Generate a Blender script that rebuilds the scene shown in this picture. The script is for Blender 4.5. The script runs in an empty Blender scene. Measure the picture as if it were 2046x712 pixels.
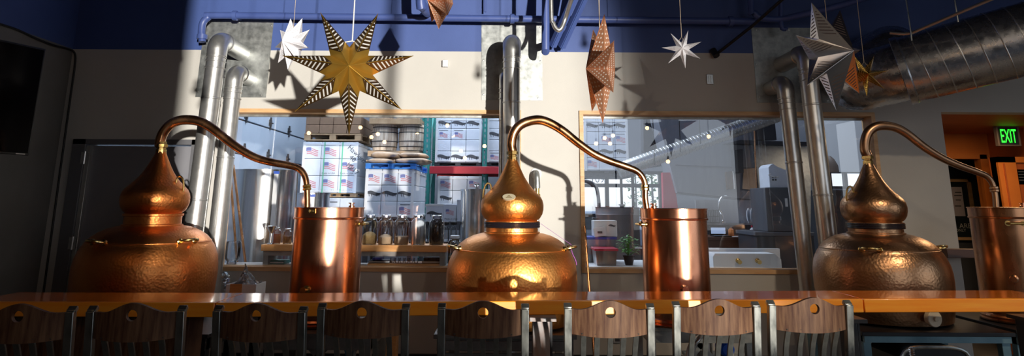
import bpy, bmesh, math, random
from mathutils import Vector, Matrix
random.seed(7)
C = bpy.context.scene.collection
S = bpy.context.scene
# ------------------------------------------------------------------ camera
F = 1300.0; CX, CY = 1016.0, 124.0; PITCH = math.radians(12.2); ROLL = math.radians(0.35); EYE = Vector((0, 0, 1.58))
fw = Vector((0, math.cos(PITCH), math.sin(PITCH))); up0 = Vector((0, -math.sin(PITCH), math.cos(PITCH))); rt0 = Vector((1, 0, 0))
rt = rt0 * math.cos(ROLL) + up0 * math.sin(ROLL); up = up0 * math.cos(ROLL) - rt0 * math.sin(ROLL)
cd = bpy.data.cameras.new('camera'); cam = bpy.data.objects.new('camera', cd); C.objects.link(cam)
m = Matrix((rt, up, -fw)).transposed().to_4x4(); m.translation = EYE; cam.matrix_world = m
cd.sensor_width = 36; cd.lens = 36 * F / 2046; cd.shift_x = -(CX - 1023) / 2046; cd.shift_y = -(356 - CY) / 2046
cd.clip_start = 0.05; S.camera = cam
def ray(px, py): return fw + rt * ((px - CX) / F) + up * ((CY - py) / F)
def P(px, py, Y):
    d = ray(px, py); return EYE + d * (Y / d.y)
def PZ(px, py, z):
    d = ray(px, py); return EYE + d * ((z - EYE.z) / d.z)
def PX(px, py, X):
    d = ray(px, py); return EYE + d * (X / d.x)
def DEP(p): return (p - EYE).dot(fw)
def PC(px, Y):
    q = P(px, -200, Y); q.z = 4.398; return q
def SZ(n, p): return n * DEP(p) / F       # size in metres of n pixels at p
# ------------------------------------------------------------------ materials
MAT = {}
def mat(name, col, rough=0.5, metal=0.0, nscale=0, ncol=None, bump=0.0, bscale=30, kind='noise', spec=0.5, coat=0.0, stretch=(1, 1, 1), rvar=0.0, emis=None, estr=0, alpha=1, trans=0, fac=(0.35, 0.65)):
    if name in MAT: return MAT[name]
    m = bpy.data.materials.new(name); m.use_nodes = True; nt = m.node_tree; N = nt.nodes; L = nt.links
    b = N['Principled BSDF']
    b.inputs['Base Color'].default_value = (*col, 1); b.inputs['Roughness'].default_value = rough; b.inputs['Metallic'].default_value = metal
    b.inputs['Specular IOR Level'].default_value = spec; b.inputs['Coat Weight'].default_value = coat; b.inputs['Coat Roughness'].default_value = 0.06
    b.inputs['Alpha'].default_value = alpha; b.inputs['Transmission Weight'].default_value = trans
    tc = N.new('ShaderNodeTexCoord'); mp = N.new('ShaderNodeMapping'); mp.inputs['Scale'].default_value = stretch
    L.new(tc.outputs['Object'], mp.inputs['Vector'])
    if nscale:
        t = N.new('ShaderNodeTexNoise'); t.inputs['Scale'].default_value = nscale; t.inputs['Detail'].default_value = 5; t.inputs['Roughness'].default_value = 0.6
        L.new(mp.outputs[0], t.inputs['Vector'])
        r = N.new('ShaderNodeValToRGB'); r.color_ramp.elements[0].position = fac[0]; r.color_ramp.elements[1].position = fac[1]
        r.color_ramp.elements[0].color = (*col, 1); r.color_ramp.elements[1].color = (*(ncol or col), 1)
        L.new(t.outputs['Fac'], r.inputs[0]); L.new(r.outputs[0], b.inputs['Base Color'])
        if rvar:
            mr = N.new('ShaderNodeMapRange'); mr.inputs[1].default_value = 0.3; mr.inputs[2].default_value = 0.7
            mr.inputs[3].default_value = rough - rvar; mr.inputs[4].default_value = rough + rvar
            L.new(t.outputs['Fac'], mr.inputs[0]); L.new(mr.outputs[0], b.inputs['Roughness'])
    if bump:
        if kind == 'voronoi':
            t2 = N.new('ShaderNodeTexVoronoi'); t2.feature = 'SMOOTH_F1'; t2.inputs['Scale'].default_value = bscale; o = t2.outputs['Distance']
        else:
            t2 = N.new('ShaderNodeTexNoise'); t2.inputs['Scale'].default_value = bscale; t2.inputs['Detail'].default_value = 4; o = t2.outputs['Fac']
        L.new(mp.outputs[0], t2.inputs['Vector'])
        bp = N.new('ShaderNodeBump'); bp.inputs['Strength'].default_value = bump; bp.inputs['Distance'].default_value = 0.01
        L.new(o, bp.inputs['Height']); L.new(bp.outputs[0], b.inputs['Normal'])
    if emis:
        b.inputs['Emission Color'].default_value = (*emis, 1); b.inputs['Emission Strength'].default_value = estr
    MAT[name] = m; return m
def pane_mat(name, tint=(1, 1, 1), ior=1.5, mul=2.0, rough=0.0):
    m = bpy.data.materials.new(name); m.use_nodes = True; nt = m.node_tree; N = nt.nodes; L = nt.links; N.clear()
    o = N.new('ShaderNodeOutputMaterial'); t = N.new('ShaderNodeBsdfTransparent'); g = N.new('ShaderNodeBsdfGlossy'); mx = N.new('ShaderNodeMixShader')
    f = N.new('ShaderNodeFresnel'); f.inputs[0].default_value = ior; mm = N.new('ShaderNodeMath'); mm.operation = 'MULTIPLY'; mm.inputs[1].default_value = mul; mm.use_clamp = True
    t.inputs[0].default_value = (*tint, 1); g.inputs['Roughness'].default_value = rough
    L.new(f.outputs[0], mm.inputs[0]); L.new(mm.outputs[0], mx.inputs[0]); L.new(t.outputs[0], mx.inputs[1]); L.new(g.outputs[0], mx.inputs[2]); L.new(mx.outputs[0], o.inputs[0])
    MAT[name] = m; return m
def star_mat(name, col, paper, metal=1.0, rough=0.3, pattern='slots', trans=0.4, inner=None):
    """pleated star foil; cut pattern laid out in each facet's own UV (u ridge centre->tip, v ridge->edge)"""
    m = bpy.data.materials.new(name); m.use_nodes = True; nt = m.node_tree; N = nt.nodes; L = nt.links
    b = N['Principled BSDF']; b.inputs['Base Color'].default_value = (*col, 1); b.inputs['Metallic'].default_value = metal; b.inputs['Roughness'].default_value = rough
    out = [n for n in N if n.type == 'OUTPUT_MATERIAL'][0]
    uv = N.new('ShaderNodeUVMap'); sp = N.new('ShaderNodeSeparateXYZ'); L.new(uv.outputs[0], sp.inputs[0])
    def M(op, a, b2=None, c=None):
        n = N.new('ShaderNodeMath'); n.operation = op
        for i, v in enumerate((a, b2, c)):
            if v is None: continue
            if isinstance(v, (int, float)): n.inputs[i].default_value = v
            else: L.new(v, n.inputs[i])
        return n.outputs[0]
    u, v = sp.outputs[0], sp.outputs[1]
    ve = M('MULTIPLY', M('SUBTRACT', 1.0, u), 1 / (1 - 0.36))
    inside = M('MULTIPLY', M('GREATER_THAN', v, 0.10), M('LESS_THAN', v, M('SUBTRACT', ve, 0.10)))
    if pattern == 'slots':
        arm = M('SUBTRACT', u, M('MULTIPLY', v, 0.26)); inside = M('MULTIPLY', inside, M('GREATER_THAN', arm, 0.27))
        s = M('FRACT', M('MULTIPLY', M('SUBTRACT', u, M('MULTIPLY', v, 0.14)), 15.0))
        mask = M('MULTIPLY', inside, M('LESS_THAN', s, 0.36))
        if inner:
            mr = N.new('ShaderNodeMix'); mr.data_type = 'RGBA'; L.new(M('GREATER_THAN', arm, 0.24), mr.inputs[0])
            mr.inputs[6].default_value = (*inner, 1); mr.inputs[7].default_value = (*col, 1); L.new(mr.outputs[2], b.inputs['Base Color'])  # arms coloured darker than the centre: dark reflections put into the foil colour
    else:
        a = M('SUBTRACT', M('FRACT', M('MULTIPLY', u, 13.0)), 0.5); c = M('SUBTRACT', M('FRACT', M('MULTIPLY', v, 4.0)), 0.5)
        d = M('ADD', M('MULTIPLY', a, a), M('MULTIPLY', c, c)); mask = M('MULTIPLY', M('MULTIPLY', inside, M('LESS_THAN', d, 0.05)), M('GREATER_THAN', u, 0.12))
    df = N.new('ShaderNodeBsdfDiffuse'); df.inputs[0].default_value = (*paper, 1); tl = N.new('ShaderNodeBsdfTranslucent'); tl.inputs[0].default_value = (*paper, 1)
    pm = N.new('ShaderNodeMixShader'); pm.inputs[0].default_value = trans; L.new(df.outputs[0], pm.inputs[1]); L.new(tl.outputs[0], pm.inputs[2])
    mx = N.new('ShaderNodeMixShader'); L.new(mask, mx.inputs[0]); L.new(b.outputs[0], mx.inputs[1]); L.new(pm.outputs[0], mx.inputs[2]); L.new(mx.outputs[0], out.inputs[0])
    MAT[name] = m; return m
cu = dict(metal=1.0, kind='voronoi')
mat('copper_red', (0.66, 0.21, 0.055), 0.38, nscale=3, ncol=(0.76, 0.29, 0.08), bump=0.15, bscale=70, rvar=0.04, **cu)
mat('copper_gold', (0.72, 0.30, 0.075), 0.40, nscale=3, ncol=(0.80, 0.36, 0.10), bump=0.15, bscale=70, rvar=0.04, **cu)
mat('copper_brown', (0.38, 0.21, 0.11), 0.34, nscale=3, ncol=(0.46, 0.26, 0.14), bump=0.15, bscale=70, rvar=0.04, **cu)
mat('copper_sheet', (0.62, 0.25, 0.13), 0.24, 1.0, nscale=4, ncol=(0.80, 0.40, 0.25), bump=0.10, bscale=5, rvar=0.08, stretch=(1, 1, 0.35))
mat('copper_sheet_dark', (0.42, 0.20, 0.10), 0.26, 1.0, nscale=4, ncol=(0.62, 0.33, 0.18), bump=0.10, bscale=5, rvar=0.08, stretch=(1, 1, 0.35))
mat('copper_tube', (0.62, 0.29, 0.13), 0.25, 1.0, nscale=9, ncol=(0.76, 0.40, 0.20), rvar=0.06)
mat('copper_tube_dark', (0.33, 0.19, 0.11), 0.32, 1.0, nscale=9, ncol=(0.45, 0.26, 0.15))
mat('brass', (0.72, 0.50, 0.20), 0.25, 1.0, nscale=20, ncol=(0.55, 0.36, 0.12))
mat('black_gasket', (0.015, 0.012, 0.016), 0.25)
mat('galvanised', (0.56, 0.56, 0.55), 0.32, 0.86, nscale=25, ncol=(0.62, 0.62, 0.60), rvar=0.03)
mat('galvanised_sheet', (0.30, 0.315, 0.305), 0.42, 0.8, nscale=16, ncol=(0.46, 0.475, 0.46), rvar=0.07)
mat('duct_metal', (0.46, 0.49, 0.54), 0.27, 0.95, nscale=18, ncol=(0.54, 0.56, 0.60), rvar=0.08, bump=0.06, bscale=4)
mat('stainless', (0.62, 0.62, 0.62), 0.18, 1.0, nscale=2, ncol=(0.74, 0.74, 0.74), stretch=(8, 8, 0.2), bump=0.03, bscale=3)
mat('steel_raw', (0.20, 0.21, 0.20), 0.34, 0.9, nscale=14, ncol=(0.40, 0.40, 0.36), rvar=0.1, stretch=(1, 1, .3))
mat('steel_rust', (0.26, 0.16, 0.12), 0.6, 0.3, nscale=7, ncol=(0.34, 0.35, 0.36), stretch=(1.5, 1.5, .6))
mat('steel_blue', (0.10, 0.19, 0.23), 0.5, 0.3, nscale=5, ncol=(0.17, 0.28, 0.32))
mat('stand_white', (0.50, 0.52, 0.48), 0.6, 0.1, nscale=10, ncol=(0.28, 0.29, 0.27))
mat('stand_grey', (0.13, 0.11, 0.095), 0.5, 0.2, nscale=8, ncol=(0.21, 0.19, 0.16))
mat('black_metal', (0.02, 0.02, 0.022), 0.4, 0.4)
mat('chair_wood', (0.055, 0.022, 0.013), 0.58, nscale=6, ncol=(0.15, 0.080, 0.043), stretch=(9, 1, .8), spec=0.2, bump=0.08, bscale=60)
mat('bar_wood', (0.78, 0.15, 0.012), 0.10, nscale=4, ncol=(0.92, 0.25, 0.02), stretch=(.35, 8, 8), coat=0.6)
mat('bar_wood_lit', (0.93, 0.28, 0.012), 0.30, nscale=4, ncol=(0.98, 0.38, 0.03), stretch=(.35, 8, 8), coat=0.2)  # bar_wood again, brightened in colour for the light on the front
mat('trim_wood', (0.60, 0.33, 0.14), 0.5, nscale=5, ncol=(0.74, 0.48, 0.25), stretch=(1, 6, 6))
mat('shelf_wood', (0.55, 0.24, 0.07), 0.45, nscale=5, ncol=(0.70, 0.36, 0.13), stretch=(.8, 6, 6))
mat('pallet_wood', (0.32, 0.20, 0.11), 0.8, nscale=6, ncol=(0.45, 0.31, 0.18))
mat('grey_wood', (0.20, 0.18, 0.17), 0.7, nscale=6, ncol=(0.28, 0.26, 0.24))
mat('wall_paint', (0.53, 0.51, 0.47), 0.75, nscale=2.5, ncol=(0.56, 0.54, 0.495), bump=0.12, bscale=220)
mat('wall_paint_low', (0.24, 0.20, 0.16), 0.6, nscale=3, ncol=(0.28, 0.235, 0.19), bump=0.1, bscale=220)
mat('wall_blue', (0.048, 0.088, 0.27), 0.6, nscale=2.5, ncol=(0.056, 0.10, 0.30), bump=0.1, bscale=160)
mat('pipe_blue', (0.055, 0.09, 0.28), 0.4, nscale=4, ncol=(0.07, 0.11, 0.31))
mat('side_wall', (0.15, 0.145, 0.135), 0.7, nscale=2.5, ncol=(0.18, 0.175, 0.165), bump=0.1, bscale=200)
mat('door_paint', (0.20, 0.20, 0.225), 0.45, nscale=3, ncol=(0.23, 0.23, 0.25))
mat('door_frame', (0.13, 0.13, 0.14), 0.4)
mat('floor', (0.11, 0.10, 0.09), 0.45, nscale=3, ncol=(0.17, 0.155, 0.14), rvar=0.1)
mat('ceiling_dark', (0.02, 0.025, 0.05), 0.8, nscale=4, ncol=(0.03, 0.035, 0.06))
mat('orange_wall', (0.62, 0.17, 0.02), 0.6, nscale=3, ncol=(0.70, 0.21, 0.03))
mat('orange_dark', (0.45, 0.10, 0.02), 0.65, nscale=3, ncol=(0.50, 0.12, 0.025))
mat('tv_black', (0.004, 0.003, 0.003), 0.10, spec=0.2)
mat('tv_bezel', (0.012, 0.012, 0.012), 0.3)
mat('white_plastic', (0.75, 0.75, 0.74), 0.4)
mat('white_paint', (0.72, 0.73, 0.75), 0.5)
mat('carton', (0.60, 0.64, 0.72), 0.75, nscale=5, ncol=(0.68, 0.72, 0.79), bump=0.05, bscale=30)
mat('carton_brown', (0.20, 0.125, 0.075), 0.8, nscale=5, ncol=(0.26, 0.16, 0.10))
mat('kraft', (0.36, 0.25, 0.15), 0.8, nscale=6, ncol=(0.56, 0.40, 0.26))
mat('print_dark', (0.07, 0.075, 0.09), 0.7); mat('print_red', (0.58, 0.22, 0.26), 0.7); mat('print_blue', (0.17, 0.19, 0.40), 0.7)
mat('print_green', (0.12, 0.50, 0.30), 0.5)
mat('sack', (0.40, 0.29, 0.20), 0.85, nscale=5, ncol=(0.50, 0.37, 0.27), bump=0.5, bscale=14)
mat('pallet_blue', (0.02, 0.16, 0.55), 0.5, nscale=6, ncol=(0.03, 0.22, 0.65))
mat('barrel_wood', (0.46, 0.33, 0.23), 0.75, nscale=5, ncol=(0.85, 0.72, 0.56), stretch=(5, 5, .5))
mat('barrel_hoop', (0.05, 0.05, 0.055), 0.5, 0.6)
mat('rack_teal', (0.02, 0.20, 0.18), 0.5); mat('rack_red', (0.42, 0.02, 0.03), 0.5)
mat('roller_door', (0.36, 0.42, 0.50), 0.55, nscale=2, ncol=(0.40, 0.46, 0.54)); mat('hinge_dark', (0.06, 0.06, 0.065), 0.5, 0.5)
mat('store_wall', (0.17, 0.18, 0.21), 0.8, nscale=2, ncol=(0.21, 0.22, 0.25)); mat('store_floor', (0.15, 0.15, 0.16), 0.6)
mat('hood_grey', (0.19, 0.20, 0.235), 0.5, 0.2, nscale=4, ncol=(0.23, 0.24, 0.275), stretch=(4, 4, .3))
mat('cabinet_grey', (0.075, 0.08, 0.095), 0.5); mat('cabinet_dark', (0.03, 0.032, 0.04), 0.5)
mat('drum_grey', (0.20, 0.20, 0.21), 0.5, 0.4, nscale=4, ncol=(0.25, 0.25, 0.26))
mat('brown_desk', (0.11, 0.05, 0.03), 0.4)
mat('lid_blue', (0.02, 0.05, 0.35), 0.4); mat('lid_red', (0.45, 0.015, 0.05), 0.4)
mat('leaf', (0.04, 0.20, 0.03), 0.5, nscale=8, ncol=(0.12, 0.36, 0.06)); mat('tree_leaf', (0.18, 0.30, 0.16), 0.7)
mat('screen', (0.35, 0.45, 0.65), 0.3, emis=(0.45, 0.6, 0.9), estr=0.5)
mat('grain', (0.38, 0.24, 0.09), 0.9, nscale=60, ncol=(0.50, 0.33, 0.15), bump=0.6, bscale=90)
mat('coffee', (0.03, 0.015, 0.01), 0.5, nscale=60, ncol=(0.07, 0.035, 0.02), bump=0.5, bscale=90)
mat('milky', (0.62, 0.65, 0.70), 0.5, nscale=8, ncol=(0.7, 0.73, 0.78))
mat('red_jam', (0.30, 0.02, 0.02), 0.4)
mat('amber', (0.50, 0.16, 0.04), 0.3)
mat('rope', (0.50, 0.40, 0.30), 0.8); mat('cord_white', (0.7, 0.68, 0.64), 0.7); mat('cable', (0.01, 0.01, 0.01), 0.5)
mat('concrete_lot', (0.55, 0.55, 0.53), 0.8); mat('car_paint', (0.45, 0.50, 0.58), 0.25, 0.4, coat=0.5); mat('car_glass', (0.03, 0.04, 0.05), 0.1); mat('tyre', (0.02, 0.02, 0.02), 0.7)
mat('motor_blue', (0.01, 0.10, 0.60), 0.4); mat('sign_body', (0.16, 0.12, 0.10), 0.5)
mat('exit_green', (0.02, 0.6, 0.02), 0.5, emis=(0.02, 1.0, 0.03), estr=3.0)
mat('bulb_glow', (1, 0.7, 0.4), 0.5, emis=(1.0, 0.58, 0.27), estr=20)
mat('notice', (0.55, 0.50, 0.55), 0.6); mat('sign_dark', (0.02, 0.03, 0.035), 0.3); mat('sign_text', (0.6, 0.62, 0.6), 0.5)
mat('bung', (0.62, 0.52, 0.36), 0.6, nscale=8, ncol=(0.70, 0.60, 0.44)); mat('plaque', (0.30, 0.22, 0.10), 0.4, .6); mat('plaque_face', (0.62, 0.55, 0.38), 0.4, .4)
mat('purple_string', (0.30, 0.08, 0.35), 0.6)
mat('hose_blue', (0.10, 0.30, 0.50), 0.5)
mat('blue_tape', (0.03, 0.10, 0.50), 0.5)
pane_mat('pane'); pane_mat('jar_glass', (0.93, 0.95, 0.96), 1.5, 2.5); pane_mat('clear_plastic', (0.82, 0.82, 0.88), 1.5, 5.0, 0.15)
pane_mat('bin_plastic', (0.62, 0.66, 0.78), 1.5, 6.0, 0.3)
mat('frosted', (0.30, 0.32, 0.36), 0.5)
star_mat('gold_star', (0.15, 0.085, 0.03), (0.97, 0.95, 0.90), 0.8, 0.28, inner=(0.66, 0.40, 0.07))  # one gold foil; arm colour darkened for the dark it reflects
star_mat('gold_foil', (0.60, 0.36, 0.08), (0.6, 0.45, 0.2), 1.0, 0.22, pattern='dots')
star_mat('copper_star', (0.72, 0.33, 0.18), (1.0, 0.90, 0.80), 0.6, 0.34, pattern='dots')
star_mat('silver_star', (0.62, 0.60, 0.60), (0.10, 0.08, 0.08), 1.0, 0.24, trans=0)
star_mat('white_star', (0.84, 0.83, 0.86), (0.50, 0.49, 0.55), 0.0, 0.6)
# ------------------------------------------------------------------ mesh builder
WL = {}
class MB:
    def __init__(s): s.v = []; s.f = []; s.uv = {}
    def add(s, vs, fs):
        o = len(s.v); s.v += [Vector(v) for v in vs]; s.f += [tuple(i + o for i in f) for f in fs]; return s
    def box(s, a, b, bev=0):
        x0, x1 = sorted((a[0], b[0])); y0, y1 = sorted((a[1], b[1])); z0, z1 = sorted((a[2], b[2]))
        return s.add([(x0, y0, z0), (x1, y0, z0), (x1, y1, z0), (x0, y1, z0), (x0, y0, z1), (x1, y0, z1), (x1, y1, z1), (x0, y1, z1)],
                     [(0, 3, 2, 1), (4, 5, 6, 7), (0, 1, 5, 4), (1, 2, 6, 5), (2, 3, 7, 6), (3, 0, 4, 7)])
    def obox(s, c, ax, ay, az):
        c, ax, ay, az = map(Vector, (c, ax, ay, az)); q = [(-1, -1, -1), (1, -1, -1), (1, 1, -1), (-1, 1, -1), (-1, -1, 1), (1, -1, 1), (1, 1, 1), (-1, 1, 1)]
        return s.add([c + ax * i + ay * j + az * k for i, j, k in q], [(0, 3, 2, 1), (4, 5, 6, 7), (0, 1, 5, 4), (1, 2, 6, 5), (2, 3, 7, 6), (3, 0, 4, 7)])
    def bar(s, a, b, w, t, side=(0, -1, 0)):
        """rectangular bar from a to b: width w, thickness t along `side`"""
        a, b = Vector(a), Vector(b); d = (b - a); L = d.length; d.normalize(); sd = Vector(side); sd = (sd - d * sd.dot(d)).normalized(); x = d.cross(sd)
        return s.obox((a + b) / 2, x * (w / 2), sd * (t / 2), d * (L / 2))
    def tube(s, pts, r, n=16, cap=True, closed=False):
        pts = [Vector(p) for p in pts]; m = len(pts); rs = r if isinstance(r, (list, tuple)) else [r] * m
        T = []
        for i in range(m):
            if closed: t = pts[(i + 1) % m] - pts[i - 1]
            else: t = pts[min(i + 1, m - 1)] - pts[max(i - 1, 0)]
            T.append(t.normalized())
        a = Vector((0, 0, 1)) if abs(T[0].z) < 0.9 else Vector((1, 0, 0)); nrm = (a - T[0] * a.dot(T[0])).normalized(); vs = []
        for i in range(m):
            nrm = (nrm - T[i] * nrm.dot(T[i])).normalized(); bn = T[i].cross(nrm)
            for k in range(n):
                an = 2 * math.pi * k / n; vs.append(pts[i] + (nrm * math.cos(an) + bn * math.sin(an)) * rs[i])
        fs = []
        for i in range(m if closed else m - 1):
            j = (i + 1) % m
            for k in range(n): fs.append((i * n + k, i * n + (k + 1) % n, j * n + (k + 1) % n, j * n + k))
        if cap and not closed: fs.append(tuple(range(n - 1, -1, -1))); fs.append(tuple(range((m - 1) * n, m * n)))
        return s.add(vs, fs)
    def lathe(s, c, prof, n=64, axis=(0, 0, 1)):
        """prof: list of (r, h) along axis from c"""
        c = Vector(c); ax = Vector(axis).normalized(); a = Vector((1, 0, 0)) if abs(ax.x) < 0.9 else Vector((0, 1, 0)); u = (a - ax * a.dot(ax)).normalized(); w = ax.cross(u)
        vs = []; fs = []
        for r, h in prof:
            r = max(r, 1e-4)
            for k in range(n): an = 2 * math.pi * k / n; vs.append(c + ax * h + (u * math.cos(an) + w * math.sin(an)) * r)
        for i in range(len(prof) - 1):
            for k in range(n): fs.append((i * n + k, i * n + (k + 1) % n, (i + 1) * n + (k + 1) % n, (i + 1) * n + k))
        fs.append(tuple(range(n - 1, -1, -1))); fs.append(tuple(range((len(prof) - 1) * n, len(prof) * n)))
        return s.add(vs, fs)
    def prism(s, poly, ext):
        """poly: 3D points in a plane, extruded by vector ext"""
        poly = [Vector(p) for p in poly]; n = len(poly); e = Vector(ext)
        return s.add(poly + [p + e for p in poly], [tuple(range(n - 1, -1, -1)), tuple(range(n, 2 * n))] + [(i, (i + 1) % n, n + (i + 1) % n, n + i) for i in range(n)])
    def sphere(s, c, r, n=16, sc=(1, 1, 1)):
        c = Vector(c); prof = [(math.sin(math.pi * i / n), -math.cos(math.pi * i / n)) for i in range(n + 1)]; o = len(s.v)
        s.lathe((0, 0, 0), prof, n * 2)
        for i in range(o, len(s.v)): v = s.v[i]; s.v[i] = c + Vector((v.x * r * sc[0], v.y * r * sc[1], v.z * r * sc[2]))
        return s
    def build(s, name, material, parent=None, smooth=0.6, bevel=0, origin='center', fix=True):
        lo = Vector((min(v.x for v in s.v), min(v.y for v in s.v), min(v.z for v in s.v))); hi = Vector((max(v.x for v in s.v), max(v.y for v in s.v), max(v.z for v in s.v)))
        c = (lo + hi) / 2
        if origin == 'base': c.z = lo.z
        me = bpy.data.meshes.new(name); me.from_pydata([v - c for v in s.v], [], s.f)
        if fix:
            bm = bmesh.new(); bm.from_mesh(me); bmesh.ops.recalc_face_normals(bm, faces=bm.faces); bm.to_mesh(me); bm.free()
        o = bpy.data.objects.new(name, me); C.objects.link(o)
        for mm in (material if isinstance(material, (list, tuple)) else [material]): me.materials.append(MAT[mm] if isinstance(mm, str) else mm)
        if smooth:
            me.polygons.foreach_set('use_smooth', [True] * len(me.polygons)); me.set_sharp_from_angle(angle=smooth)
        pw = WL.get(parent.name, Vector()) if parent else Vector()
        o.location = c - pw; WL[o.name] = c
        if parent: o.parent = parent
        if bevel:
            bv = o.modifiers.new('bevel', 'BEVEL'); bv.width = bevel; bv.segments = 2; bv.limit_method = 'ANGLE'; bv.angle_limit = 0.7
        return o
def thing(name, label, cat, loc=(0, 0, 0), group=None):
    o = bpy.data.objects.new(name, None); C.objects.link(o); o.location = loc; o.empty_display_size = 0.1; WL[o.name] = Vector(loc)
    o['label'] = label; o['category'] = cat
    if group: o['group'] = group
    return o
def tag(o, label, cat, group=None, kind=None):
    o['label'] = label; o['category'] = cat
    if group: o['group'] = group
    if kind: o['kind'] = kind
    return o
def struct(mb, name, material, **k):
    o = mb.build(name, material, **k); o['kind'] = 'structure'; return o
def copy_tree(o, parent=None, loc=None, label=None, rz=None):
    c = o.copy(); C.objects.link(c)
    if parent: c.parent = parent
    if loc is not None: c.location = loc; WL[c.name] = Vector(loc)
    if rz is not None: c.rotation_euler.z = rz
    if label: c['label'] = label
    for ch in list(o.children): copy_tree(ch, c)
    return c
def text_mb(body, size, org, xdir, ydir, ext=0.001, align='LEFT'):
    """writing as geometry: letters' outlines laid in the plane xdir/ydir at org"""
    cu_ = bpy.data.curves.new('t', 'FONT'); cu_.body = body; cu_.size = size; cu_.align_x = align; cu_.extrude = 0; cu_.resolution_u = 3
    o = bpy.data.objects.new('t', cu_); C.objects.link(o); bpy.context.view_layer.update()
    me = bpy.data.meshes.new_from_object(o.evaluated_get(bpy.context.evaluated_depsgraph_get()))
    xd, yd = Vector(xdir).normalized(), Vector(ydir).normalized(); b = MB()
    b.add([Vector(org) + xd * v.co.x + yd * v.co.y for v in me.vertices], [tuple(p.vertices) for p in me.polygons])
    C.objects.unlink(o); bpy.data.objects.remove(o); bpy.data.curves.remove(cu_); bpy.data.meshes.remove(me)
    return b
def smooth_path(pts, n=8):
    pts = [Vector(p) for p in pts]; out = []; q = [pts[0] * 2 - pts[1]] + pts + [pts[-1] * 2 - pts[-2]]
    for i in range(1, len(q) - 2):
        for k in range(n):
            t = k / n; a, b, c, d = q[i - 1], q[i], q[i + 1], q[i + 2]
            out.append(0.5 * ((2 * b) + (c - a) * t + (2 * a - 5 * b + 4 * c - d) * t * t + (3 * b - a - 3 * c + d) * t ** 3))
    out.append(pts[-1]); return out
# ------------------------------------------------------------------ the setting
WY = 5.8; TH = 0.15
XL = P(146, 98, WY).x; XR = 6.6; YF = -3.0; ZC = 4.4
zb = P(600, 101, WY).z                      # line where the blue paint starts
w_top, w_bot = P(735, 219, WY).z, P(740, 543, WY).z
w1l, w1r = P(428, 500, WY).x, P(1041, 300, WY).x
w2l, w2r = P(1160, 400, WY).x, P(1746, 232, WY).x
al = P(1880, 225, WY).x; zs = P(1880, 224, WY).z
dl, dr, dt = P(148, 300, WY).x, P(396, 300, WY).x, P(260, 279, WY).z
b = MB(); Y0, Y1 = WY, WY + TH
b.box((XL - .2, Y0, 0), (dl, Y1, zb)); b.box((dl, Y0, dt), (dr, Y1, zb)); b.box((dr, Y0, 0), (w1l, Y1, zb))
b.box((w1l, Y0, w_top), (w1r, Y1, zb)); b.box((w1l, Y0, 0), (w1r, Y1, w_bot)); b.box((w1r, Y0, 0), (w2l, Y1, zb))
b.box((w2l, Y0, w_top), (w2r, Y1, zb)); b.box((w2l, Y0, 0), (w2r, Y1, w_bot)); b.box((w2r, Y0, 0), (al, Y1, zb)); b.box((al, Y0, zs), (XR, Y1, zb))
struct(b, 'wall_back', 'wall_paint', smooth=0)
struct(MB().box((XL - .2, Y0, zb), (XR, Y1, 5.2)), 'wall_back_upper', 'wall_blue', smooth=0)
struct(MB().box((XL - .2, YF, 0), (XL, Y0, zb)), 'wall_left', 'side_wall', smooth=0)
struct(MB().box((XL - .2, YF, zb), (XL, Y0, ZC)), 'wall_left_upper', 'wall_blue', smooth=0)
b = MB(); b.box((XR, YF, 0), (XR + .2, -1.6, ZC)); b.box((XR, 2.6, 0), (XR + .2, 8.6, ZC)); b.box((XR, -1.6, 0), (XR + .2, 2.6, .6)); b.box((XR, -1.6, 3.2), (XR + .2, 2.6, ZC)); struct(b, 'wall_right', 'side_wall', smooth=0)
struct(MB().box((XL - .2, YF - .2, -.1), (XR + .2, Y0 + 2.6, 0)), 'floor', 'floor', smooth=0)
struct(MB().box((XL - .2, YF - .2, ZC), (XR + .2, Y0, ZC + .1)), 'ceiling', 'ceiling_dark', smooth=0)
b = MB(); fo = [(1.04, 2.45, 1.27, 3.7), (2.45, 5.2, 1.0, 3.7)]
xs = [XL - .2] + [q for f in fo for q in f[:2]] + [XR + .2]
for i in range(0, len(xs), 2): b.box((xs[i], YF - .2, 0), (xs[i + 1], YF, ZC))
for x0, x1, z0, z1 in fo: b.box((x0, YF - .2, 0), (x1, YF, z0)); b.box((x0, YF - .2, z1), (x1, YF, ZC))
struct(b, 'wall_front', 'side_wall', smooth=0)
struct(MB().box((-.62, YF, 0), (-.5, .35, ZC)), 'wall_light_blocker', 'side_wall', smooth=0)  # unseen wall added to keep window light off the left stools
# window trims and panes
def trim(n, x0, x1):
    b = MB(); f = .035; y0, y1 = WY - .018, WY + TH
    b.box((x0, y0, w_top - f), (x1, y1, w_top)); b.box((x0, y0, w_bot), (x1, y1, w_bot + f)); b.box((x0, y0, w_bot + f), (x0 + f, y1, w_top - f)); b.box((x1 - f, y0, w_bot + f), (x1, y1, w_top - f))
    w = struct(b, 'window_%d' % n, 'trim_wood', smooth=0)
    MB().box((x0 + f, WY + .125, w_bot + f), (x1 - f, WY + .129, w_top - f)).build('glass_pane', 'pane', w, smooth=0)
    MB().box((x0 + f, WY + .11, w_top - f - .02), (x1 - f, WY + .145, w_top - f - .001)).build('glazing_bead', 'galvanised_sheet', w, smooth=0)
trim(1, w1l, w1r); trim(2, w2l, w2r)
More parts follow.
